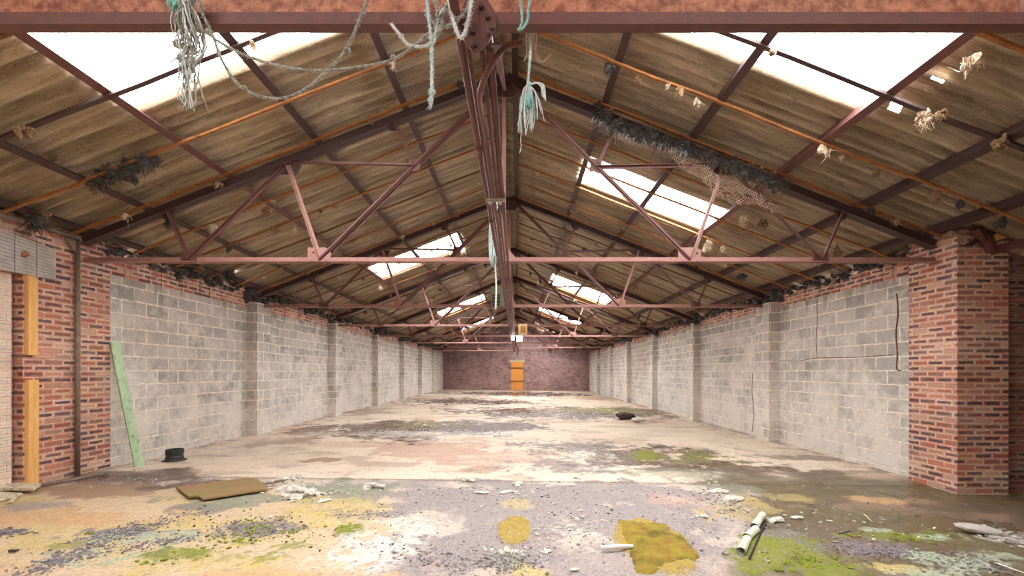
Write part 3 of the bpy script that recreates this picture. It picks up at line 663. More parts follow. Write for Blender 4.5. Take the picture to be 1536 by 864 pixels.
for k,(a,b_,lab) in enumerate([((775,503.5),(783.3,512),'lit white floodlight under the fourth whole truss, right of the king post'),((767,503.5),(771.5,510),'smaller lit white floodlight left of the king post, beside the larger lamp')]):
    v0=P(*a,18.45); v1=P(*b_,18.45); e=empty('floodlight',((v0.x+v1.x)/2,18.45,v1.z)); w=(v1.x-v0.x)/2; H=v0.z-v1.z
    MB().box((-w,.02,0),(w,.10,H)).build('lamp_housing',M['white'],e); MB().box((-w*.9,.0,.02),(w*.9,.019,H-.02)).build('lamp_glass',M['lamp'],e); MB().box((-.012,.05,H),(.012,.07,CH+1.54-v1.z)).build('bracket',M['steel_dark'],e)
    tag(e,lab,'lamp')
cb=MB().tube(spline([P(774,503,18.7),P(773,515,18.7),P(777,524,18.7),P(775,533,18.7)],6),.025,6); tag(cb.build('hanging_cable',M['dark'],smooth=True),'dark cable dangling in front of the far wall above the orange door','cable')

# ------------------------------------------------------------------ left side fittings
m=MB(); m.box((XL-.068,4.9,2.80),(XL+.03,5.74,3.24)); 
lt=MB(); lt.prism([(XL+.004,4.3,CH+1.22),(XL+.004,5.74,CH+1.24),(XL+.004,5.74,CH+1.62),(XL+.004,5.62,CH+1.66),(XL+.004,4.3,CH+1.80)],(.05,0,0)); lo=lt.build('lintel',M['concrete']); tag(lo,'grey-white concrete lintel high on the left brick wall above the timber posts','lintel')
ms=MB()
for k in range(11): ms.tube([(XL+.066,4.3,CH+1.24+k*.052),(XL+.066,5.7,CH+1.22+k*.040)],.0022,4)
for yy in(4.4,4.7,4.98,5.26,5.5): ms.tube([(XL+.066,yy,CH+1.2),(XL+.066,yy,CH+1.72)],.003,4)
tag(ms.build('wire_mesh',M['wire']),'welded wire mesh across the concrete lintel on the left wall','wire mesh')
hk=MB().lump((XL+.07,5.36,CH+1.48),.03,1,.5,3,2); tag(hk.build('rust_boss',M['steel_rust']),'round rusty bolt head in the middle of the concrete lintel','bolt')
m=MB(); m.box((XL,5.42,CH+.215),(XL+.05,5.53,CH+1.24)); tag(m.build('timber_post',M['new_timber']),'upper new pine post fixed upright on the left brick wall below the lintel','timber post')
zf=fz(XL); m=MB(); m.box((XL,5.42,zf),(XL+.05,5.54,CH-.10)); tag(m.build('timber_post',M['new_timber']),'lower new pine post standing on the floor against the left brick wall','timber post')
x=XL+.055
m=MB(); m.tube([(x,6.02,fz(x)+.02),(x,6.02,CH+1.86)],.030,12)
e=empty('conduit_post',(x,6.02,0)); mm=MB(); mm.tube([(0,0,fz(x)+.0),(0,0,CH+1.86)],.030,12); mm.build('pipe_run',M['conduit'],e,smooth=True)
MB().prism([(0,-.02,CH+1.66),(0,-.02,CH+1.84),(0,-.17,CH+1.84)],(.008,0,0)).build('bracket_plate',M['conduit'],e)
tag(e,'upright grey-brown pipe on the left brick wall from floor to eave','pipe')
m=MB(); m.tube([(x,4.2,CH+1.88),(x,6.3,CH+1.90)],.028,12); tag(m.build('eave_pipe',M['conduit'],smooth=True),'grey pipe running level under the left eave above the lintel','pipe')
a=FL(62,731); b=FL(160,713); a.z+=.03; b.z+=.03; tag(MB().tube([a,b],.022,10).build('floor_pipe',M['conduit'],smooth=True),'grey pipe lying on the floor along the foot of the left brick wall','pipe')
# green plank leaning on the blocks
bs=FL(208,700); tp=Vector((XL+.03,6.58,CH+.48)); m=MB(); d=(tp-bs)
side=Vector((.35,1,0)).normalized(); nrm=d.cross(side).normalized()
w=.062; poly=[bs-side*w,bs+side*w,bs+side*w+d*.99,bs+side*.02+d*1.0,bs-side*w*.9+d*.985]
m.prism(poly,nrm*.028 if nrm.x>0 else -nrm*.028); tag(m.build('green_plank',M['green_wood']),'flaking green painted plank leaning against the grey block wall at left','plank')
c=FL(262,691)
m=MB().lathe([(0,0),(.165,0),(.17,.012),(.13,.02),(.125,.05),(.13,.06),(.118,.07),(.116,.11),(.13,.125),(.124,.14),(.122,.165),(.128,.18),(.122,.19),(.105,.19),(.10,.17),(0,.165)],(0,0,0),40)
tag(m.build('black_bucket',M['black'],smooth=True),'black ribbed rubber bucket with a wide brim on the floor by the left block wall','bucket'); bpy.data.objects['black_bucket'].location=c+Vector((0,0,.004))
def fpoly(name,pts,th,mat,label,cat,lift=.012,tilt=0):
    q=[FL(*p) for p in pts]; n=len(q)
    q=[v+Vector((0,0,lift+tilt*(i/n))) for i,v in enumerate(q)]
    return tag(MB().prism(q,(0,0,th)).build(name,mat),label,cat)
fpoly('loose_board',[(283,750),(297,748),(304,753),(402,738),(396,731),(385,722),(370,721),(264,735)],.022,M['board'],'mossy brown broken board lying flat on the floor at left','board',.02)
fpoly('pale_plank',[(5,740),(50,741),(62,733),(20,731)],.03,M['pale_wood'],'short whitewashed plank on the floor below the timber post','plank',.035)
fpoly('pale_plank',[(-20,757),(8,751),(33,743),(-5,742)],.028,M['pale_wood'],'second whitewashed plank at the left edge, lower and nearer','plank',.006)
fpoly('wood_offcut',[(12,757),(20,755),(27,748),(20,748)],.014,M['pale_wood'],'small pale wood offcut beside the planks at the left edge','offcut')
# pale pipe lengths bottom right
g='broken pale pipe lengths'
for (a,b_,lab) in [((1144,778),(1131,797),'upper pale green broken pipe length, furthest from the camera'),((1134,800),(1120,813),'short middle piece of the broken pale pipe'),((1121,815),(1111,835),'lowest and largest pale pipe length at the lower right')]:
    p0=FL(*a); p1=FL(*b_); p0.z+=.04; p1.z+=.04; e=(p1-p0)*.96+p0
    m=MB().tube([p0,e],.037,20,cap=False); m.tube([e,p0],.032,20,cap=False)
    o=m.build('broken_pipe',M['pvc'],smooth=True); tag(o,lab,'pipe',g)
p0=FL(1150,782); p1=FL(1124,842); p0.z+=.02; p1.z+=.02; tag(MB().tube([p0,p1],.008,6).build('thin_rod',M['dark']),'thin dark rod lying beside the broken pale pipe','rod')
p0=FL(901,828); p1=FL(949,825); p0.z+=.035; p1.z+=.03; m=MB().tube([p0,p0.lerp(p1,.5)+Vector((0,0,.006)),p1],[.018,.021,.02],14); tag(m.build('white_tube',M['white'],smooth=True),'short white plastic tube on the floor beside the ochre moss mat','tube')
p0=FL(1296,773); p1=FL(1308,784); p0.z+=.012; p1.z+=.012; tag(MB().tube([p0,p1],.006,6).build('twig',M['pale_wood']),'thin pale stick on the wet floor at right','stick')
p0=FL(1258,803); p1=FL(1275,799); p0.z+=.012; p1.z+=.02; tag(MB().tube([p0,p1],.009,6).build('twig',M['darkrock']),'short dark stick on the wet mossy floor at right','stick')
p0=FL(1492,847); p1=FL(1560,872); p0.z+=.02; p1.z+=.02; tag(MB().tube([p0,p1],.004,6).build('pale_wire',M['white']),'thin white wire on the pale moss in the lower right corner','wire')
p0=FL(20,828); tag(MB().box((p0.x-.03,p0.y-.012,p0.z+.004),(p0.x+.035,p0.y+.012,p0.z+.02)).build('wood_chip',M['darkrock']),'small dark chip of wood on the pale floor at lower left','chip')
# ochre moss mat
mm=[(926,779),(960,783),(1000,787),(1006,797),(1026,806),(1044,826),(1047,840),(1010,846),(975,862),(955,858),(947,840),(938,815),(930,795)]
q=[FL(*p) for p in mm]; cx=sum(v.x for v in q)/len(q); cy=sum(v.y for v in q)/len(q)
vs=[];fs=[];R=random.Random(4); rings=22; nn=len(q)*8
per=spline(q+[q[0]],8)[:-1]; nn=len(per)
for r in range(rings+1):
    k=r/rings
    for j,pv in enumerate(per):
        jit=1+(.02*math.sin(j*1.7)+.02*math.sin(j*.63)+.012*math.sin(j*3.1))*k
        xx=cx+(pv.x-cx)*k*jit; yy=cy+(pv.y-cy)*k*jit
        hh=.004+.032*(1-k**5)+.014*(float(fbm(np.array([xx]),np.array([yy]),9,5,4,.6)[0])-.5)*(1-k**6)*2+R.uniform(-.003,.003)-.02*(k>.999)
        hh+= .008*math.sin(yy*34+xx*9+4*math.sin(xx*7))*(1-k**4)*(1 if math.sin(xx*11+1)>-.3 else .2)
        vs.append((xx,yy,fz(xx)+hh))
for r in range(rings):
    for j in range(nn):
        k2=(j+1)%nn; fs.append((r*nn+j,r*nn+k2,(r+1)*nn+k2,(r+1)*nn+j))
m=MB().add(vs,fs); tag(m.build('moss_mat',M['moss_ochre'],smooth=True),'thick ochre and olive moss mat on the gritty floor, lower right of centre','moss')

# ------------------------------------------------------------------ rubble pieces
rub=[(437,735,26,'whitish rubble heap at left, just above the largest heap'),(440,748,20,'low pale rubble clump at the left end of the largest heap'),(470,742,24,'largest crumbly white-grey rubble heap beside the mossy board'),(487,752,12,'flat pale plaster piece at the right foot of the largest rubble heap'),(425,722,20,'long pale rubble streak just beyond the mossy board'),(446,716,14,'small pale lump beyond the left rubble heap, on the wet edge'),
 (557,731,26,'isolated white plaster lump on the greenish floor left of centre'),(702,722,15,'round pale stone with brown stains near the slab joint'),(725,740,14,'flat white flake in the foreground centre'),(778,727,15,'upright white plaster shard just right of centre'),(765,738,12,'small white shard below the upright plaster shard'),
 (1078,738,20,'long knobbly white rubble strip, its upper end'),(1100,752,24,'knobbly white rubble strip, its lower heavier end'),(1055,776,14,'smooth pale cobble on the gritty floor at right'),(1038,777,6,'tiny white pebble left of the pale cobble'),(1163,781,17,'pale stone at the top of the bright moss at right'),(1199,778,12,'thin grey flake on wet floor right of the pale stone'),
 (1492,804,26,'grey and white slate pile near the right edge'),(1520,812,18,'grey slate piece at the right end of the pile'),(762,828,18,'crumbling pale clump in the bottom centre'),(818,828,14,'small green-stained clump in the bottom centre'),(862,855,12,'pale chip at the bottom edge left of the moss mat'),(405,776,8,'small white splinter on the yellow floor at left'),
 (283,730,8,'thin white flake at the far corner of the mossy board'),(1085,832,8,'brown stone on the grit left of the pale pipe'),(978,721,5,'tiny white stone right of centre near the slab joint'),(514,646,15,'pale fragment at the left end of the far wet patch'),(755,655,18,'white rubble heap at the right end of the far wet patch'),(640,640,12,'pale slab fragment in the far moss patch')]
tag(MB().box((0,0,0),(0,0,0)).build('x',M['white']),'x','x') if False else None
for n,(px,py,hw,lab) in enumerate(rub):
    c=FL(px,py); r=hw*c.y/F*.62; R=random.Random(n+100); m=MB()
    flat=any(w in lab for w in('flat','flake','splinter','chip','thin'))
    if flat:
        m.lump(c+Vector((0,0,r*.16)),r,.22,.5,n,2,0,(1.2,.6))
    else:
        m.lump(c+Vector((0,0,r*.22)),r*.62,.38,1.1,n,3,0,(1.3,.7))
        for k in range(9 if hw>16 else 5 if hw>12 else 2):
            m.lump(c+Vector((R.uniform(-1,1)*r*1.1,R.uniform(-.6,.6)*r,r*.08)),r*R.uniform(.15,.42),.6,.8,n*9+k,2,0)
    mat=M['darkrock'] if 'brown stone on' in lab else (M['concrete'] if 'slate p' in lab else M['plaster'])
    o=m.build('rubble_piece',mat); tag(o,lab,'rubble','loose rubble on the floor')
c=FL(935,629); m=MB(); m.lump(c+Vector((0,0,.10)),.30,.42,.7,41,3,0,(1.3,.6)); tag(m.build('dark_sack',M['darkrock']),'dark crumpled sack lying on the mid floor right of centre','sack')
c=FL(948,632); m=MB(); m.lump(c+Vector((.1,-.15,.06)),.19,.4,.7,43,3,0,(1.3,.7)); tag(m.build('pale_sack',M['plaster']),'pale crumpled rag in front of the dark sack on the mid floor','rag')

# uncountable grit, crumbs and moss tufts: one object each
def scatter(name,mat,areas,label,cat,size,squash=.6,sub=1,seed=1,mult=1.5):
    m=MB(); R=random.Random(seed)
    for (cx,cy,rx,ry,n,ang) in areas:
        ca,sa=math.cos(math.radians(ang)),math.sin(math.radians(ang))
        for _ in range(int(n*mult)):
            u,v=R.gauss(0,.5),R.gauss(0,.5)
            px=cx+u*rx*ca-v*ry*sa; py=cy+u*rx*sa+v*ry*ca
            if py<590: continue
            c=FL(px,py)
            if c.x<XL+.05 or c.x>XR-.05 or c.y<2.6 : continue
            r=size*(.35+R.random()**3*1.5)*(1+max(0,c.y-8)*.06)
            m.lump(c+Vector((0,0,r*.3)),r,squash,.7,R.random(),sub,0,(1.3,.8))
    return tag(m.build(name,mat),label,cat,kind='stuff')
scatter('slate_grit',M['slate'],[(180,800,110,10,500,-14),(100,838,90,12,400,-18),(250,812,110,8,260,-10),(390,792,70,14,420,-4),(15,798,28,6,150,0),(640,835,110,20,160,15),(560,772,60,8,150,0),(740,830,110,40,180,0),(760,845,60,20,160,0),(1000,800,160,60,250,0),(1300,825,90,18,300,8),(1180,800,50,10,120,30),(1450,845,90,20,250,8),(1080,752,50,20,150,30),(870,670,90,10,120,0),(1000,690,150,22,450,3),(640,648,170,12,420,0),(860,620,160,9,300,0),(720,602,100,5,160,0),(800,592,100,3,80,0),(800,700,200,30,200,0),(760,740,300,20,220,0),(1320,760,200,30,150,6)],'dark grey-violet slate grit and chips strewn over the floor','grit',.0075)
scatter('plaster_crumbs',M['plaster'],[(470,738,70,16,150,0),(430,724,60,8,80,-10),(620,650,150,9,380,0),(760,652,40,7,100,0),(480,650,50,6,60,0),(830,624,120,6,200,0),(900,620,70,7,160,0),(1090,745,50,14,180,35),(790,735,60,12,70,-20),(860,790,80,30,180,0),(760,828,40,8,60,0),(1500,803,50,10,90,15),(700,735,120,12,60,0),(960,685,150,14,120,0),(1060,678,60,6,90,0),(840,600,90,6,100,0),(200,722,60,10,40,0),(350,722,60,8,30,0),(560,607,60,3,60,-8),(1300,790,200,30,70,5),(950,655,130,12,40,0)],'small white plaster crumbs strewn over the floor','crumbs',.011)
scatter('moss_tufts',M['moss'],[(375,790,40,14,110,0),(270,832,60,9,90,-8),(522,795,18,8,60,0),(350,808,50,10,60,0),(1190,822,60,22,260,15),(1225,850,80,14,200,8),(430,800,60,14,50,0),(650,638,50,3,120,0),(965,683,20,9,90,10),(1350,806,70,7,120,5),(1050,688,60,8,90,3),(135,800,8,3,12,0),(900,617,60,5,90,0)],'bright green moss tufts growing on the wet floor','moss',.010,.5)
scatter('edge_dirt',M['darkrock'],[(250,690,110,3,120,-15),(420,640,60,2,90,-14),(520,617,60,2,70,-14),(1200,672,120,2,120,16),(1320,700,60,2,80,17),(1050,637,70,2,80,15),(960,615,60,2,70,14),(740,588,120,2,120,0),(330,790,200,40,60,0),(900,760,300,50,50,0),(620,615,80,4,60,-10)],'dark soil crumbs along the wall feet and across the slab','dirt',.008)

# ------------------------------------------------------------------ ropes
def rope(name,pts,r,mat,label,knots=(),fuzz=60,strands=3,seed=0,cat='rope',group=None,smoothn=14):
    R=random.Random(seed); sp_=spline(pts,smoothn); c=sp_[0].copy(); e=empty(name,tuple(c))
    # resample
    L=[0]
    for i in range(1,len(sp_)): L.append(L[-1]+(sp_[i]-sp_[i-1]).length)
    tot=L[-1]; step=r*.8; N=max(6,int(tot/step)); line=[]; j=0
    for k in range(N+1):
        d=tot*k/N
        while j<len(L)-2 and L[j+1]<d: j+=1
        f=(d-L[j])/max(1e-9,L[j+1]-L[j]); line.append(sp_[j].lerp(sp_[j+1],min(1,f))-c)
    m=MB(); fz_=MB()
    frames=[]; a=None
    for i,p in enumerate(line):
        t_=(line[min(i+1,N)]-line[max(i-1,0)]).normalized()
        if a is None: a=t_.orthogonal().normalized()
        a=(a-t_*a.dot(t_)).normalized(); frames.append((a.copy(),t_.cross(a)))
    for s in range(strands):
        ph=2*math.pi*s/strands; q=[]
        for i,p in enumerate(line):
            an=ph+tot*i/N/(r*7)*2*math.pi; u,w=frames[i]; q.append(p+(u*math.cos(an)+w*math.sin(an))*r*.5)
        m.tube(q,r*.56,5)
    m.build('strands',mat,e,smooth=True)
    for i in range(fuzz*3):
        k=R.randrange(0,N); p=line[k]; d=Vector((R.gauss(0,1),R.gauss(0,.6),R.gauss(0,1))).normalized()
        l=r*R.uniform(.7,1.7); p1=p+d*l; p2=p+d*l*1.3+Vector((R.uniform(-1,1),0,R.uniform(-1,.6)))*r*.9
        fz_.tube([p+d*r*.3,p1,p2],r*.09,3,cap=False)
    if fuzz: tag(fz_.build('loose_fibres',M['rope_white'],e),kind='stuff')
    for kp,kr in knots:
        kk=Vector(kp)-c; m=MB()
        for q in range(4):
            ax=Vector((R.gauss(0,1),R.gauss(0,1),R.gauss(0,1))).normalized(); o1=ax.orthogonal().normalized(); o2=ax.cross(o1)
            m.tube([kk+(o1*math.cos(w)+o2*math.sin(w))*kr*.55 for w in np.linspace(0,5.6,12)],r*.62,6)
        m.build('knot',mat,e,smooth=True)
    return tag(e,label,cat,group)
D=1.80
q=lambda x,y,d=D:P(x,y,d)
rope('hanging_rope',[q(296,-12),q(304,20),q(318,50),q(332,88),q(350,118),q(367,134),q(395,146),q(430,146),q(462,131),q(492,105),q(517,78),q(530,52),q(541,25),q(556,-12)],.0062,M['rope_old'],'long sagging rope looping from the left bunch up to the beam, knotted twice',[(q(367,133),.017),(q(521,76),.019)],160,seed=1,group='old ropes over the near beam')
rope('hanging_rope',[q(264,-12),q(272,16),q(290,35),q(313,52),q(345,72),q(385,89),q(430,101),q(475,106),q(520,103),q(560,97),q(592,88),q(622,68),q(648,45),q(668,18),q(676,-12)],.0058,M['rope_old'],'shallow sagging rope crossing the other and ending in the tangle by the plate',[(q(312,47),.014),(q(590,87),.019)],130,seed=2,group='old ropes over the near beam')
rope('hanging_rope',[q(639,-12),q(643,25),q(647,60),q(648,95),q(648,125),q(647,150),q(645,163)],.0075,M['rope'],'straight pale blue rope hanging left of the plate with a knotted end',[(q(648,138),.02),(q(646,150),.015)],110,seed=3,group='old ropes over the near beam')
rope('hanging_rope',[q(671,-12),q(677,20),q(684,44),q(692,57),q(699,44),q(704,20),q(709,-12)],.0085,M['rope_white'],'white rope hanging in a V loop over the left of the plate',[],110,seed=4,group='old ropes over the near beam')
rope('hanging_rope',[q(587,36),q(600,52),q(612,66),q(632,70),q(650,62),q(655,40),q(662,18),q(676,4)],.006,M['rope_white'],'ragged white cord drooping behind the straight blue rope',[(q(602,54),.014)],150,seed=5,group='old ropes over the near beam')
rope('hanging_rope',[q(640,24),q(660,40),q(680,34),q(700,14),q(706,-6)],.006,M['rope_old'],'grey-green cord slung between the tangle and the plate',[],90,seed=6,group='old ropes over the near beam')
rope('hanging_rope',[q(652,-10),q(656,14),q(664,34),q(652,56),q(644,72)],.006,M['rope_old'],'grey-green tangled cord behind the straight blue rope',[(q(658,24),.022),(q(668,10),.02)],160,seed=7,group='old ropes over the near beam')
rope('hanging_rope',[q(779,-12),q(782,15),q(783,32),q(780,42),q(777,44),q(784,43),q(791,30),q(793,10),q(797,-12)],.0052,M['rope_teal'],'small teal rope loop over the beam right of the plate',[],50,seed=8,group='old ropes over the near beam')
rope('hanging_rope',[q(795,40,1.95),q(795,70,1.95),q(794,100,1.95),q(792,124,1.95)],.0058,M['rope'],'pale blue rope carrying the frayed tassel right of the plate',[(q(793,127,1.95),.02)],60,seed=9,group='old ropes over the near beam')
# tassel
e=empty('rope_tassel',tuple(q(793,128,1.95))); R=random.Random(8); c=q(793,128,1.95); m=MB(); m2=MB()
for k in range(46):
    x=R.gauss(0,.022); y=R.gauss(0,.012); l=R.uniform(.09,.23); pts=[Vector((0,0,0)),Vector((x*.7,y,-.03)),Vector((x*1.1+R.gauss(0,.004),y,-l*.55)),Vector((x*1.2+R.gauss(0,.006),y,-l))]
    (m if k%3 else m2).tube(spline(pts,4),.0022 if k%2 else .0032,4)
m.build('frayed_strands',M['rope_white'],e,smooth=True); m2.build('blue_strands',M['rope'],e,smooth=True)
for k in range(5):
    mm=MB().tube(spline([Vector((0,0,0)),Vector((.03+.004*k,0,.012)),Vector((.055+.004*k,0,-.005)),Vector((.062+.004*k,0,-.05-.005*k))],5),.0028,4).build('side_strand',M['rope_white'],e,smooth=True)
m=MB()
for k in range(16):
    ax=Vector((R.gauss(0,1),R.gauss(0,1),R.gauss(0,1))).normalized(); o1=ax.orthogonal().normalized(); o2=ax.cross(o1); cc=Vector((-.003,-.012,-.085))
    m.tube([cc+Vector(((o1*math.cos(w)+o2*math.sin(w)).x*.022,(o1*math.cos(w)+o2*math.sin(w)).y*.018,(o1*math.cos(w)+o2*math.sin(w)).z*.036)) for w in np.linspace(0,6.1,14)],.0035,5)
m.build('teal_knot',M['rope_teal'],e,smooth=True)
MB().tube(spline([Vector((-.03,0,-.2)),Vector((-.037,0,-.25)),Vector((-.034,0,-.28)),Vector((-.042,0,-.31))],5),.002,4).build('trailing_strand',M['rope_white'],e)
tag(e,'frayed blue-white rope tassel with a teal knot hanging right of the plate','tassel')
# thin strings
for k,(pts,lab) in enumerate([([(800,38),(799,60),(797,84),(796,93)],'first thin buff string hanging right of the tassel rope'),([(806,38),(805,60),(804,78),(812,92),(820,88),(827,81)],'longest buff string, its end kicking out to the right'),([(802,38),(802,66),(804,86),(808,94)],'middle thin buff string under the beam'),([(790,40),(789,60),(790,80),(786,92)],'grey string close beside the pale blue rope')]):
    rope('thin_string',[P(a,b,1.98) for a,b in pts],.0028,M['string'],lab,[],20,2,seed=20+k,cat='string',group='thin strings under the beam')
# frayed bunch on the left
e=empty('rope_bunch',tuple(q(283,-10))); c=q(283,-10); R=random.Random(5); m=MB(); m2=MB(); m3=MB()
S=D/F
def loc(px,py,dy=0): v=P(px,py,D)-c; v.y+=dy; return v
for k in range(40):
    x0=R.uniform(268,296); x1=283+R.gauss(0,7); y1=R.uniform(70,166); xm=284+R.gauss(0,9)
    pts=[loc(x0,-12,R.uniform(-.02,.02)),loc(xm-2,30,R.uniform(-.025,.025)),loc(xm+3,65,R.uniform(-.025,.025)),loc((xm+x1)/2,95 if y1>100 else y1-3,R.uniform(-.02,.02)),loc(x1,y1,R.uniform(-.015,.015))]
    (m if k%3 else m2).tube([p+Vector((R.gauss(0,.0016),R.gauss(0,.0016),0)) for p in spline(pts,10)],R.uniform(.0016,.0042),5)
m.build('frayed_strands',M['rope_old'],e,smooth=True); m2.build('pale_strands',M['rope_white'],e,smooth=True)
m=MB()
for k in range(60):
    cx,cy=R.gauss(283,7),R.uniform(35,160); p=loc(cx,cy,R.uniform(-.02,.02)); d=Vector((R.gauss(0,1),R.gauss(0,.5),R.gauss(0,1))).normalized()
    m.tube([p,p+d*.012,p+d*.018+Vector((R.gauss(0,.008),0,-.008))],.0009,3)
tag(m.build('loose_fibres',M['rope_white'],e),kind='stuff')
for (cx,cy,r,mt) in((262,8,.03,'rope_teal'),(273,88,.02,'rope_old'),(266,66,.02,'rope_old')):
    m=MB()
    for k in range(7):
        ax=Vector((R.gauss(0,1),R.gauss(0,1),R.gauss(0,1))).normalized(); o1=ax.orthogonal().normalized(); o2=ax.cross(o1); cc=loc(cx,cy)
        m.tube([cc+(o1*math.cos(w)+o2*math.sin(w))*r*R.uniform(.6,.9) for w in np.linspace(0,5.8,14)],.0042,5)
    m.build('knot',M[mt],e,smooth=True)
m=MB().tube(spline([loc(276,80),loc(266,86),loc(258,92),loc(257,98)],5),.0025,4).build('side_strand',M['rope_old'],e)
m=MB().tube(spline([loc(270,132),loc(267,140),loc(272,150),loc(279,160)],5),.0018,4).build('side_strand',M['rope_white'],e)
tag(e,'thick bunch of frayed grey rope hanging from the beam at upper left','rope bunch')
# rope at the middle of the nearest whole truss
c=P(741,318,5.6); e=empty('rope_hank',tuple(c)); m=MB()
for k in range(9):
    o=R.uniform(-.03,.03); m.tube(spline([Vector((0,0,0)),Vector((o-.03,o,-.18)),Vector((o-.04,0,-.5)),Vector((o,o,-.66-.01*k)),Vector((o+.03,0,-.4)),Vector((.0+o,0,-.1)),Vector((.03,0,.04))],7),.006,5)
m.build('hank_loops',M['rope'],e,smooth=True)
m=MB().tube(spline([Vector((.03,0,-.1)),Vector((.02,0,-.7)),Vector((.03,0,-1.0)),Vector((.02,0,-1.28))],8),.011,6).build('rope_tail',M['rope_white'],e,smooth=True)
MB().tube(spline([Vector((.03,0,0)),Vector((.06,0,.12)),Vector((.05,.0,.22)),Vector((.03,0,.05))],5),.008,5).build('rope_loop',M['rope'],e,smooth=True)
tag(e,'looped blue-white rope hank with a long tail at the nearest whole truss','rope')

# ------------------------------------------------------------------ insulation remnants
def tuftmesh(m,c,r,R,down=1.6,hairs=14,n=3):
    for k in range(n):
        m.lump(c+Vector((R.gauss(0,.4)*r,R.gauss(0,.3)*r,-R.random()*r*down*.45)),r*R.uniform(.3,.55),R.uniform(.8,1.7),1.0,R.random(),2,0)
    for k in range(hairs):
        p=c+Vector((R.gauss(0,.4)*r,R.gauss(0,.3)*r,-R.random()*r*down*.5)); d=Vector((R.gauss(0,.45),R.gauss(0,.4),R.uniform(-1.5,.1)))*r*R.uniform(.6,1.2)
        m.tube([p,p+d*.6,p+d+Vector((R.gauss(0,.3)*r,0,-.1*r))],[r*.07,r*.045,r*.015],4,cap=False)
def roofpt(px,py,drop=.16):
    B_=(px-VX)/F; A=(VY-py)/F; s=1 if px>745 else -1
    d=(4.36-drop+s*SL*RX)/(A+s*SL*B_); return P(px,py,d),d
TF=[(1455,85,26,'tuft_pale','white torn insulation hanging at the lit corner of the near right skylight'),(1388,172,24,'tuft_pale','white torn insulation hanging just outside the near right skylight'),(1408,170,16,'tuft','brown insulation lump right of the hanging white piece'),(1500,208,20,'tuft','brown fibre clump at the right edge on a batten'),(1404,292,15,'tuft','tan clump hanging where batten and purlin cross, far right'),(1440,303,11,'tuft_dark','dark clump right of the tan clump, far right'),(1314,257,11,'tuft','tan tuft on the long right batten, lower'),(1262,232,8,'tuft_pale','pale tuft on the long right batten, middle'),(1047,150,12,'tuft_pale','small pale wad on the long right batten, upper'),(958,116,11,'tuft','curled tan tuft high on the long right batten'),(914,98,16,'tuft_dark','dark wad high on the long right batten'),
 (1116,325,16,'tuft_pale','pale shredded insulation hanging below the second right skylight'),(1063,365,14,'tuft_pale','white fluffy lump at the lower corner of the second right skylight'),(1085,370,10,'tuft_pale','round fluffy lump right of the white one by the skylight corner'),(1145,330,15,'tuft','yellow-brown clump behind the right wire netting'),(1257,372,14,'tuft','tan clump beside the right outer strut'),(1500,330,14,'tuft_dark','dark wad at the right eave above the brick pier'),(1113,410,12,'tuft_dark','dark wad below the right chord'),
 (55,325,26,'tuft_dark','large black insulation wad at the left eave above the lintel'),(70,318,12,'tuft','tan fibre beside the large black wad at the left eave'),(232,244,14,'tuft_pale','pale hanging scrap at the end of the dark roll on the left'),(140,280,12,'tuft','yellow scrap where batten and purlin cross at left'),(348,274,10,'tuft_pale','pale scrap under the left rafter batten'),(253,330,14,'tuft_dark','dark nest under the left rafter near the outer strut'),(345,408,18,'tuft_dark','dark nest in a roof gap below the left chord'),(400,312,14,'tuft','tan clump on a batten behind the left struts'),(440,343,10,'tuft_pale','pale scrap on a batten behind the left struts'),(566,190,10,'tuft','tan curled scrap under the left rafter, upper'),(608,172,8,'tuft','small curled scrap under the left rafter close to the middle'),(570,428,9,'tuft_pale','white scrap at the corner of the left mid skylight'),(697,372,9,'tuft_pale','white scrap at the upper end of the left mid skylight'),(862,312,10,'tuft','tan tuft on a batten right of the middle'),(936,338,8,'tuft','orange-tan tuft on a batten below the second right skylight'),(300,400,12,'tuft','yellow-brown scrap above the left block wall')]
for n,(px,py,s_,mt,lab) in enumerate(TF):
    c,d=roofpt(px,py); R=random.Random(n+500); m=MB(); r=s_*d/F*.5; tuftmesh(m,Vector((0,0,0)),r,R,2.2,60,4)
    o=m.build('insulation_scrap',M[mt]); o.location=c; tag(o,lab,'insulation scrap','insulation scraps caught on the battens')
# many small ones
protos=[]
for k in range(8):
    R=random.Random(k+900); m=MB(); tuftmesh(m,Vector((0,0,0)),.06,R,1.8,12,3); protos.append(m.build('insulation_wisp',M[['tuft','tuft_pale','tuft','tuft_dark'][k%4]]))
R=random.Random(77); first=set()
cnt=0
ylist=[b for b in bz if b[0]>=0 and b[2]>3]
for k in range(190):
    i,kk,y=R.choice(ylist) if R.random()<.5 else R.choice([b for b in ylist if b[2]<17]); s=R.choice([-1,1]); qd=R.uniform(.4,5.7)
    if any(a[0]==s and a[1]-.1<y<a[2]+.1 and a[3]<qd<a[4] for a in SK) and R.random()<.7: continue
    pi=R.randrange(8); x=RX+s*qd
    if pi in first: o=protos[pi].copy(); C.objects.link(o)
    else: o=protos[pi]; first.add(pi)
    o.location=(x,y-.01,HS(x)-.17); o.rotation_euler=(0,0,R.uniform(0,6.28)); sc=R.uniform(.5,1.35)*(1 if y<15 else 1.3); o.scale=(sc,sc,sc)
    side='left' if s<0 else 'right'
    tag(o,'small tan or sooty insulation wisp caught on a batten under the roof','insulation wisp','insulation wisps under the roof'); cnt+=1
for k in range(8):
    if k not in first: bpy.data.objects.remove(protos[k])
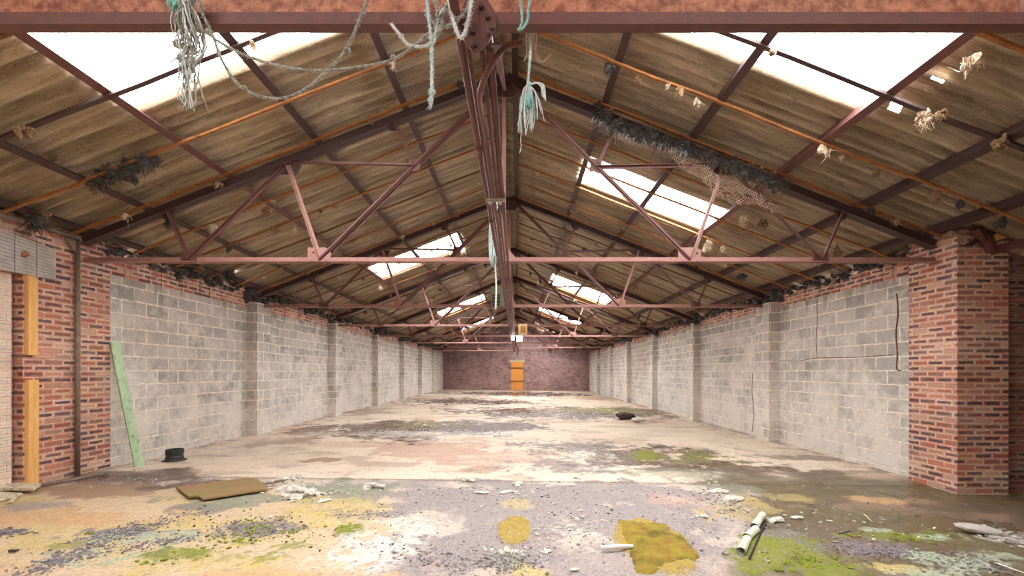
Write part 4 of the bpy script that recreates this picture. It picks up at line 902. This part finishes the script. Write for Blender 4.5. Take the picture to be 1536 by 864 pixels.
# dark roll along the batten at left
def roll(name,pts,r,mat,label,hmat,hairs,seed,bias=(0,0,-1)):
    R=random.Random(seed); sp_=spline(pts,10); c=sp_[0].copy(); e=empty(name,tuple(c)); m=MB(); hm=MB()
    L=len(sp_)
    for i,p in enumerate(sp_):
        k=math.sin(math.pi*min(1,max(.03,i/(L-1))))**.35
        for w in range(4):
            m.lump(p-c+Vector((R.gauss(0,.5)*r,R.gauss(0,.35)*r,R.gauss(0,.4)*r)),r*k*R.uniform(.3,.62),R.uniform(.6,1.2),1.3,R.random(),2,0)
    m.tube([p-c for p in sp_],r*.55,8)
    m.build('wad',mat,e)
    dm=MB()
    for k in range(hairs*3):
        p=R.choice(sp_)-c+Vector((R.gauss(0,.3),R.gauss(0,.3),R.gauss(0,.4)))*r; d=(Vector((R.gauss(0,.9),R.gauss(0,.5),R.gauss(-.2,.8))))*r*1.1
        dm.tube([p,p+d*.6,p+d+Vector((R.gauss(0,.3),0,R.gauss(0,.3)))*r],[r*.07,r*.05,r*.02],3,cap=False)
    tag(dm.build('matted_fibres',mat,e),kind='stuff')
    for k in range(hairs):
        p=R.choice(sp_)-c; d=(Vector(bias)*R.uniform(.4,1.3)+Vector((R.gauss(0,.5),R.gauss(0,.4),R.gauss(0,.3))))*r*1.5
        hm.tube([p,p+d*.6,p+d+Vector((R.gauss(0,.2),0,R.gauss(0,.15)))*r],[r*.06,r*.04,r*.015],3,cap=False)
    tag(hm.build('hanging_fibres',hmat,e),kind='stuff')
    return tag(e,label,'insulation')
a,_=roofpt(145,272,.17); b,_=roofpt(236,238,.17)
roll('insulation_roll',[a,a.lerp(b,.35)+Vector((0,0,-.02)),a.lerp(b,.7)+Vector((0,0,.01)),b],.075,M['tuft_dark'],'long sooty insulation roll lying along a batten on the left slope','' or M['tuft'],120,3)
ry=5.86
def rp(px,py): return P(px,py,ry)
roll('insulation_roll',[rp(893,172),rp(930,190),rp(985,207),rp(1040,226)],.075,M['tuft_dark'],'thick sooty fleece hanging along the right rafter, nearer the ridge',M['rope_white'],260,4,(-.2,0,-.9))
roll('insulation_roll',[rp(1050,230),rp(1090,246),rp(1130,262),rp(1180,280)],.075,M['tuft_dark'],'sooty fleece hanging along the right rafter, lower down the slope',M['tuft'],160,5)
# torn wire netting by the right rafter
e=MB(); R=random.Random(12)
def hexnet(m,o,u,v,nu,nv,cell,R,keep):
    w=cell; h=cell*.9
    for i in range(nu):
        for j in range(nv):
            if not keep(i/nu,j/nv): continue
            cx=(i+.5*(j%2))*w; cy=j*h*.8
            pts=[(cx,cy),(cx,cy+h*.45),(cx+w*.5,cy+h*.8),(cx+w,cy+h*.45)]
            q=[o+u*a+v*b_+Vector((0,math.sin(a*9)*.03+math.cos(b_*12)*.03,math.sin(a*14+b_*5)*.015)) for a,b_ in pts]
            m.tube(q,.0028,3,cap=False)
hexnet(e,P(1010,225,5.8),Vector((.86,0,-.42)),Vector((-.25,.1,-.9)),40,11,.045,R,lambda a,b:(b<.35+.5*math.sin(a*3.3)**2) and R.random()<.85)
tag(e.build('wire_netting',M['string']),'torn rusty hexagonal wire netting drooping under the right rafter','netting')
e=MB()
hexnet(e,P(1538,368,5.5),Vector((-.35,.0,-.3)),Vector((-.42,0,-.9)),5,16,.04,R,lambda a,b:R.random()<.85)
tag(e.build('wire_netting',M['wire']),'grey wire netting strip hanging by the dark brick at the right edge','netting')
# timber and steel over the right pier
e=MB(); e.bar(P(1486,357,5.72),P(1600,322,5.4),.07,.11); tag(e.build('timber_beam',M['new_timber']),'orange timber beam end above the dark brick at the right edge','timber beam')
e=MB(); e.bar(P(1484,378,5.72),P(1600,345,5.4),.05,.10); tag(e.build('steel_lintel',M['steel']),'red-brown steel lintel below the timber beam at the right edge','lintel')
e=MB(); e.bar(P(1452,368,5.66),P(1500,342,5.66),.05,.06); tag(e.build('wall_plate',M['steel_dark']),'dark timber wall plate end over the brick pier at right','wall plate')
for k,(px,py,lab) in enumerate([(1470,352,'loose tilted brick on the pier head at right'),(1484,366,'second loose red brick wedged under the timber beam'),(1425,352,'pale loose brick on top of the pier at its left corner')]):
    c=P(px,py,5.62 if k<2 else 5.8); m=MB().box((-.1,-.05,-.033),(.1,.05,.033)); o=m.build('loose_brick',M['tuft'] if k==2 else M['steel_rust_dark']); o.location=c; o.rotation_euler=(0,[.9,1.2,0][k],[.2,.1,1.4][k]); tag(o,lab,'brick')

# ------------------------------------------------------------------ world, camera, colour
w=bpy.data.worlds.new('World'); bpy.context.scene.world=w; w.use_nodes=True
bg=w.node_tree.nodes['Background']; bg.inputs[0].default_value=(1.0,.985,.965,1); bg.inputs[1].default_value=10
cam=bpy.data.cameras.new('Camera'); cam.sensor_width=36; cam.lens=F/1536*36; cam.shift_x=-8/1536; cam.shift_y=126/1536; cam.clip_end=200
co=bpy.data.objects.new('Camera',cam); C.objects.link(co); co.location=(0,0,CH); co.rotation_euler=(math.pi/2,0,0); bpy.context.scene.camera=co
sc=bpy.context.scene; sc.view_settings.view_transform='Standard'; sc.view_settings.look='None'; sc.view_settings.gamma=1; sc.view_settings.use_curve_mapping=False; sc.view_settings.exposure=1.68
cy=sc.cycles; cy.max_bounces=12; cy.diffuse_bounces=10; cy.transparent_max_bounces=12; cy.use_denoising=True; cy.sample_clamp_indirect=0; cy.use_adaptive_sampling=False
cy.caustics_reflective=False; cy.caustics_refractive=False
